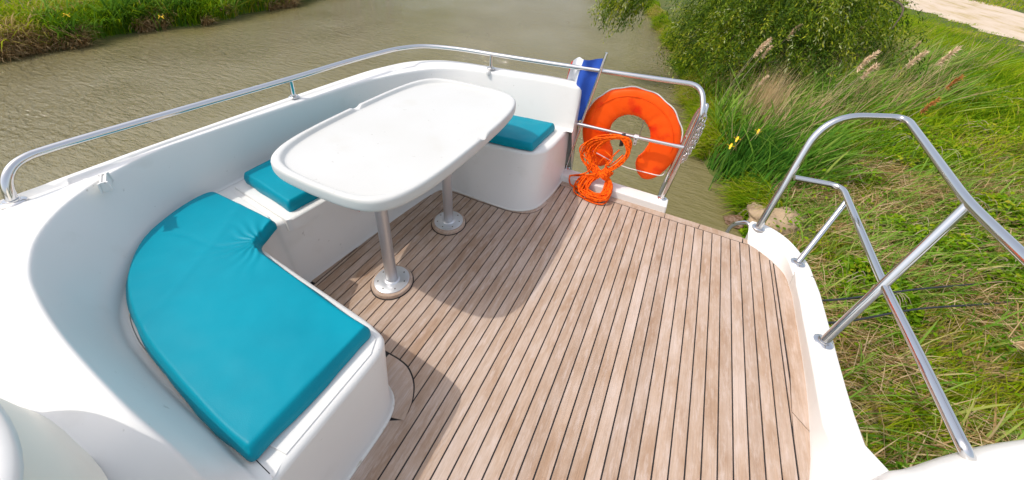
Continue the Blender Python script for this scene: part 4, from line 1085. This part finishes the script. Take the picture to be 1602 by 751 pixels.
# leaf clouds
def bramble(cx, cy, rx, ry, hgt, n, label, size=.05, tn=.5):
    a = rng.uniform(0, 2 * math.pi, n); r = np.sqrt(rng.uniform(0, 1, n))
    x = cx + np.cos(a) * r * rx; y = cy + np.sin(a) * r * ry
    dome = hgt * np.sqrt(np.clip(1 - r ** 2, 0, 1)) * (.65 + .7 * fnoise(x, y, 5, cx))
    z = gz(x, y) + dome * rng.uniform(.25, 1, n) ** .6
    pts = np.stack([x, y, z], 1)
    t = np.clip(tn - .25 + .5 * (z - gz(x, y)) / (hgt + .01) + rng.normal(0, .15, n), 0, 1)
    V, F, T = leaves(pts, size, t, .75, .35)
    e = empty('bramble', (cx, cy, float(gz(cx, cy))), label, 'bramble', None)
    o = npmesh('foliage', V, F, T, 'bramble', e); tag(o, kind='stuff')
    m_ = MB()
    for k in range(9):
        q = rng.uniform(0, 6.28); l_ = rng.uniform(.5, .95)
        ex, ey = cx + math.cos(q) * rx * l_, cy + math.sin(q) * ry * l_
        pts_ = smooth_path([(cx, cy, float(gz(cx, cy)) - .03), ((cx + ex) / 2, (cy + ey) / 2, float(gz(cx, cy)) + hgt * 1.05), (ex, ey, float(gz(ex, ey)) + .03)], 5)
        Vt, Ft = tube_geo(pts_, .004, 4, caps=False); m_.add(Vt, Ft)
    m_.build('canes', 'twig', e)
    return e
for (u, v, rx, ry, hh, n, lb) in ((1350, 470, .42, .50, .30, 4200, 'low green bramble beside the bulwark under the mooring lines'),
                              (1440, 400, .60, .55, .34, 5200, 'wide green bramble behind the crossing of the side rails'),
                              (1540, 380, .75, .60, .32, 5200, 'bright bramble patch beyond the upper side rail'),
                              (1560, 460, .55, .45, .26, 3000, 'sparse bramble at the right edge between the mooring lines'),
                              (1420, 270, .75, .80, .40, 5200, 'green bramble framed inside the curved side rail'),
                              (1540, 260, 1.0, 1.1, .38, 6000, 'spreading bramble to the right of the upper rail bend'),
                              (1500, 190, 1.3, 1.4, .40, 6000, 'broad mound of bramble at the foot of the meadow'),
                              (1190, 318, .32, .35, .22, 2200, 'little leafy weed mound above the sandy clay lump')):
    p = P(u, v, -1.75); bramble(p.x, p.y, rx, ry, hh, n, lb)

# sandy clay lump and stones
def lump(name, c, r, m, label, cat, sq=.5, seed=0):
    bm = bmesh.new(); bmesh.ops.create_icosphere(bm, subdivisions=5, radius=1)
    for v in bm.verts:
        q = v.co.copy(); k = 1 + .28 * noise.noise(q * 1.6 + Vector((seed, 0, 0))) + .16 * noise.noise(q * 4 + Vector((0, seed, 0))) + .06 * noise.noise(q * 11)
        v.co = Vector(c) + Vector((q.x * r[0] * k, q.y * r[1] * k, q.z * r[2] * k * (1 if q.z > 0 else .6)))
    return tag(from_bm(name, bm, m, None, sharp=None), label, cat)
cl = P(1225, 345, -1.85)
lump('clay_lump', (cl.x + .02, cl.y, -1.98), (.46, .36, .24), 'rock', 'bare lump of pale sandy clay at the water edge', 'clay', seed=3)
lump('stone', (1.23, 5.50, -2.17), (.16, .12, .10), 'wetrock', 'rounded wet brown stone at the waterline by the clay lump', 'stone', seed=8)
lump('stone', (1.30, 5.86, -2.16), (.10, .09, .08), 'wetrock', 'small wet brown stone at the waterline behind the larger one', 'stone', seed=12)

# irises
def iris(top, lean, zf, label, nleaf=7, s=1.0):
    tx, ty, tz = top; bx, by = tx - lean[0], ty - lean[1]; bz = float(gz(bx, by))
    e = empty('iris', (bx, by, bz), label, 'iris', 'yellow irises on the banks')
    tube('stem', smooth_path([(bx, by, bz - .02), ((bx + tx) / 2 - lean[0] * .1, (by + ty) / 2, (bz + tz) / 2 + .05), top], 4), .006 * s, 'iris_stem', e, seg=6)
    V = []; F = []
    for k in range(6):
        a = k * math.pi / 3 + .3; up = .035 if k % 2 else -.018
        d = Vector((math.cos(a), math.sin(a), 0)); q = Vector((-d.y, d.x, 0)); c = Vector(top)
        pts = [c, c + (d * .022 + q * .014 + Vector((0, 0, .012))) * s, c + (d * .050 + q * .012 + Vector((0, 0, up))) * s, c + (d * .060 + Vector((0, 0, up - .008))) * s, c + (d * .050 - q * .012 + Vector((0, 0, up))) * s, c + (d * .022 - q * .014 + Vector((0, 0, .012))) * s]
        b0 = len(V); V += pts; F.append(tuple(range(b0, b0 + 6)))
    build('flower', V, F, 'yellow', e, smooth=False)
    n = nleaf; bb = np.array([[bx, by, bz - .03]] * n) + rng.normal(0, .03 * s, (n, 3)) * [1, 1, 0]
    for k in range(n):
        V2, F2, T2 = blades(bb[k:k + 1], np.array([rng.uniform(.35, .7) * s]), np.array([.026 * s]), np.array([[rng.normal(.12, .12), rng.normal(0, .12)]]), 1.8, np.array([rng.uniform(.2, 1)]), 4, np.array([rng.uniform(0, .2)]))
        npmesh('leaf', V2, F2, T2, 'iris', e)
M['iris_stem'] = mat('iris_stem', (.06, .16, .02), .5)
for (u, v, z, lb) in ((1143, 229, -1.32, 'yellow iris flower leaning lowest over the water edge'), (1153, 218, -1.30, 'yellow iris with two petals up, middle of the near clump'), (1186, 206, -1.25, 'yellow iris highest on the right of the near clump')):
    p = P(u, v, z); iris(tuple(p), (.10, -.02), 0, lb)
for (u, v, lb, zz_) in ((88, 12, 'large yellow iris on the left bank, leftmost in view', -1.35), (104, 24, 'yellow iris just below the leftmost ones on the left bank', -1.35), (98, 5, 'yellow iris at the top edge on the left bank', -1.35), (252, 27, 'lone yellow iris on the left bank near the long sedges', -1.72)):
    p = P(u, v, zz_); iris(tuple(p), (.45 if zz_ < -1.5 else .1, 0), 0, lb, 5, 1.7)
# dark iris leaf clump
x = rng.normal(0, 1, 1500); y = rng.normal(0, 1, 1500)
x = 1.32 + x * .26; y = 6.65 + y * .30; k = (x - right_edge(y) > .02); x, y = x[k], y[k]
patch('iris_leaves', x, y, .40, .80, .028, .35 + .3 * fnoise(x, y, 4, 1), 'iris', lean=.35, curve=1.9, droop=rng.uniform(0, .25, len(x)), nseg=4, jit=.12, label='dense clump of dark green iris leaves at the water edge', cat='iris leaves')
x = 1.75 + rng.normal(0, .35, 900); y = 7.1 + rng.normal(0, .4, 900); k = (x - right_edge(y) > .1); x, y = x[k], y[k]
patch('iris_leaves', x, y, .45, .9, .026, .6 + .3 * fnoise(x, y, 4, 1), 'iris', lean=.6, curve=1.6, droop=rng.uniform(0, .25, len(x)), nseg=4, jit=.12, label='lighter iris leaves leaning behind the dark clump', cat='iris leaves')

# flowering reeds, each one a plant
def reed(u, v, zt, label, plume_m='plume', s=1.0, lean=(.42, .10), group='flowering reeds with feathery plumes'):
    s *= 1.2; top = P(u, v, zt + .24); bx, by = top.x - lean[0], top.y - lean[1]; bz = float(gz(bx, by))
    e = empty('reed', (bx, by, bz), label, 'reed', group)
    hgt = top.z - bz
    path = smooth_path([(bx, by, bz - .03), (bx + lean[0] * .38, by + lean[1] * .38, bz + hgt * .5), tuple(top)], 6)
    tube('stem', path, [.006 - .0035 * k / (len(path) - 1) for k in range(len(path))], 'twig', e, seg=5)
    n = 240; t = rng.uniform(0, 1, n); L = .34 * s
    d = np.array([.12, .05, 1.0]); d /= np.linalg.norm(d)
    c = np.array(top)[None] + d[None] * (t * L - L * .35)[:, None]
    c[:, 0] += .09 * s * t ** 2; c[:, 2] -= .03 * s * t ** 2
    dr = np.stack([rng.uniform(-.1, .8, n), rng.normal(0, .3, n), rng.uniform(-.3, 1.0, n)], 1)
    V, F, T = leaves(c, .075 * s * 1.0, rng.uniform(0, 1, n), .16, 1, dr * np.sin(np.clip(t * .9 + .12, 0, 1) * math.pi)[:, None])
    npmesh('plume', V, F, T, plume_m, e)
    for k in range(5):
        f = rng.uniform(.25, .75); q = Vector(path[int(f * (len(path) - 1))])
        V2, F2, T2 = blades(np.array([q]), np.array([rng.uniform(.12, .3)]), np.array([.022]), np.array([[rng.uniform(.2, .5), rng.normal(0, .2)]]), 1.2, np.array([rng.uniform(.2, .9)]), 4, np.array([rng.uniform(.3, 1.0)]))
        npmesh('leaf', V2, F2, T2, 'reed', e)
for (u, v, z, lb, pm, s) in ((1183, 80, -.62, 'tawny reed plume at the left edge of the reeds, against the bush', 'plume', .8),
                         (1193, 72, -.60, 'small curled reed plume behind the leftmost one', 'plume', .7),
                         (1195, 83, -.66, 'reed plume bending right beside the leftmost one', 'plume', .6),
                         (1190, 128, -.95, 'short faded reed plume low on the dead stalks', 'plume', .5),
                         (1235, 54, -.55, 'upright reed plume standing alone left of the dead branch', 'plume', .9),
                         (1350, 38, -.60, 'tall reed plume on a long bent stem below the track', 'plume', 1.1),
                         (1347, 100, -.70, 'fullest of the three reed plumes above the rail top', 'plume', .9),
                         (1356, 93, -.68, 'small reed plume at the back of the group of three', 'plume', .7),
                         (1353, 115, -.74, 'lowest hanging reed plume of the group of three', 'plume', .8),
                         (1430, 73, -.60, 'tiny round reed plume in the meadow', 'plume', .45),
                         (1425, 97, -.66, 'drooping reed plume right of the group of three', 'plume', .9),
                         (1474, 92, -.66, 'frayed pale reed plume furthest right', 'plume', 1.0),
                         (1485, 132, -.85, 'rusty orange seed head slanting at the right of the reeds', 'rust', .7),
                         (1447, 168, -.95, 'rusty brown seed head low above the upper rail', 'rust', .7)):
    reed(u, v, z, lb, pm, s)
# fallen plume near the boat
p = P(1575, 577, -1.55)
n = 500; t = rng.uniform(0, 1, n); d = np.array([.5, .08, .02])
c = np.array([p.x - .1, p.y, float(gz(p.x, p.y)) + .34])[None] + d[None] * t[:, None] * .62 + rng.normal(0, .012, (n, 3))
V, F, T = leaves(c, .05, rng.uniform(.5, 1, n), .2, 1, np.stack([rng.uniform(.3, 1, n), rng.normal(0, .5, n), rng.normal(0, .4, n)], 1))
tag(npmesh('reed_plume', V, F, T, 'straw'), 'pale dry reed plume lying on the grass near the boat', 'reed plume')
# dead branches in the grass
def branch(pts, r, label):
    p_ = smooth_path(pts, 5); n_ = len(p_)
    return tag(tube('dead_branch', p_, [r * (1 - .8 * k / n_) for k in range(n_)], 'twig', None, seg=6), label, 'branch')
a_ = P(1340, 330, -1.6); branch([tuple(a_), tuple(P(1400, 290, -1.45)), tuple(P(1450, 240, -1.3)), tuple(P(1510, 145, -1.2))], .012, 'long bare dead stem rising through the bramble inside the rail')
branch([tuple(P(1322, 300, -1.6)), tuple(P(1337, 262, -1.35)), tuple(P(1350, 285, -1.45)), tuple(P(1362, 290, -1.5))], .009, 'crooked dead twig in the straw below the rail bend')
branch([tuple(P(1300, 330, -1.62)), tuple(P(1330, 285, -1.5)), tuple(P(1365, 262, -1.42)), tuple(P(1385, 255, -1.45))], .008, 'thin forked dead twig left of the bramble')

# willow bush hanging over the water
wb = (2.2, 12.0, float(gz(2.2, 12.0)))
will = empty('willow', wb, 'large drooping willow bush leaning from the right bank over the water', 'willow')
blobs = [((.75, 10.7, -1.05), (.95, 1.05, .95)), ((1.35, 9.9, -1.15), (.95, .9, .8)), ((.45, 12.0, -.75), (1.0, 1.5, 1.2)), ((1.6, 11.4, -.45), (1.4, 1.5, 1.3)), ((2.5, 12.4, -.1), (1.6, 1.8, 1.5)), ((1.2, 13.6, -.1), (1.6, 2.0, 1.6)), ((.9, 16.0, .2), (1.8, 2.4, 1.8)), ((2.3, 14.6, .4), (1.5, 2.0, 1.6)), ((2.3, 10.9, -.75), (.9, .9, .7)), ((3.3, 13.2, -.75), (1.0, 1.1, .5)), ((2.9, 11.9, -1.0), (.7, .7, .35))]
LV = []; LD = []; LT = []; tw = MB()
for (c, r) in blobs:
    vol = r[0] * r[1] * r[2]; nt_ = int(340 * vol ** .72)
    c = np.array(c); r = np.array(r)
    for k in range(nt_):
        d = rng.normal(0, 1, 3); d /= np.linalg.norm(d)
        if d[2] < -.35: d[2] *= -.6
        s0 = c + d * r * rng.uniform(.60, 1.10) * (1 + .33 * math.sin(d[0] * 7 + c[0]) * math.sin(d[1] * 6))
        out = d * np.array([1, 1, .25]); out /= np.linalg.norm(out)
        Ls = rng.uniform(.35, .95); nl = int(Ls * 26)
        tt = np.linspace(0, 1, nl); bend = rng.uniform(.5, 1.1)
        px = s0[None] + out[None] * (tt * Ls * .62)[:, None]; px[:, 2] -= (tt ** 1.6) * Ls * bend; px[:, 2] += .12 * Ls * np.sin(tt * 2.5)
        px += rng.normal(0, .018, px.shape)
        dirv = np.gradient(px, axis=0); dirv /= np.linalg.norm(dirv, axis=1)[:, None] + 1e-9
        side_ = rng.normal(0, .55, px.shape)
        LV.append(px); LD.append(dirv + side_); LT.append(np.clip(np.full(nl, rng.uniform(-.15, .35) + .75 * float(fnoise(np.array([s0[0] * 1.0 + s0[2]]), np.array([s0[1] * 1.0]), 1.9, 4)[0])) + .3 * tt * rng.uniform(-.5, 1) + rng.normal(0, .1, nl), 0, 1))
# sprays hanging into the top of the view over the water
for (u, v, yy, L0) in ((968, -12, 10.5, .8), (975, -15, 10.7, .7), (982, -14, 10.4, .9), (1006, -16, 10.6, .75), (1020, -18, 10.5, .6), (992, -16, 10.8, .65), (1000, -20, 10.6, .6), (986, -20, 10.9, .8), (1012, -25, 10.8, .5), (960, -10, 10.8, .5)):
    d = _CM @ Vector(((u - 801) / 598.6, -(v - 217) / 598.6, -1)); s0 = np.array(Vector((0, 0, 1.5921)) + d * (yy / d.y))
    for k in range(20):
        nl = int(L0 * 36); tt = np.linspace(0, 1, nl); st_ = s0 + rng.normal(0, .16, 3)
        px = st_[None] + np.array([-.25, -.05, 0])[None] * tt[:, None]; px[:, 2] -= tt * L0 * rng.uniform(.6, 1.15); px += rng.normal(0, .02, px.shape)
        LV.append(px); LD.append(np.tile([-.2, 0, -.9], (nl, 1)) + rng.normal(0, .5, px.shape)); LT.append(np.clip(rng.uniform(.3, .95) + rng.normal(0, .12, nl), 0, 1))
LV = np.concatenate(LV); LD = np.concatenate(LD); LT = np.concatenate(LT)
ok = LV[:, 2] > np.maximum(WZ + .05, gz(LV[:, 0], LV[:, 1]) + .05); LV, LD, LT = LV[ok], LD[ok], LT[ok]
V, F, T = leaves(LV, .095, LT, .26, 1, LD)
tag(npmesh('crown', V, F, T, 'willow', will), kind='stuff')
def limb(pts, r0, r1):
    p_ = smooth_path(pts, 6); n_ = len(p_); V, F = tube_geo(p_, [r0 + (r1 - r0) * k / (n_ - 1) for k in range(n_)], 8); tw.add(V, F)
bz = wb[2]
limb([(2.2, 12.0, bz - .1), (2.3, 11.9, -1.2), (1.7, 11.7, -.7), (.9, 11.9, -.2)], .13, .03)
limb([(2.2, 12.0, bz - .1), (2.5, 12.4, -.9), (2.6, 13.0, .2), (2.2, 13.6, 1.4)], .15, .04)
limb([(2.2, 12.0, bz - .1), (2.8, 12.7, -1.0), (3.6, 13.8, 0), (4.2, 15.5, 1.6)], .12, .04)
limb([(2.3, 11.9, -1.2), (2.2, 11.2, -1.0), (1.5, 10.6, -.9)], .06, .02)
limb([(2.6, 13.0, .2), (1.0, 12.6, 1.0), (-.8, 11.6, 1.2), (-1.7, 10.8, .7)], .05, .012)
limb([(2.6, 13, .2), (3.4, 11.6, .5), (3.6, 10.8, .45), (3.5, 10.5, .05)], .03, .01)
for k in range(40):
    c, r = blobs[k % len(blobs)]; c = Vector(c); q = Vector(rng.normal(0, 1, 3)).normalized()
    limb([tuple(c + Vector((.3, .3, -.3))), tuple(c + Vector((q.x * r[0] * .5, q.y * r[1] * .5, q.z * r[2] * .4 + .1))), tuple(c + Vector((q.x * r[0], q.y * r[1], q.z * r[2] * .9)))], .018, .005)
tw.build('trunk', 'bark', will, sharp=None)

print('tris', sum(len(o.data.polygons) for o in S.objects if o.type == 'MESH'))
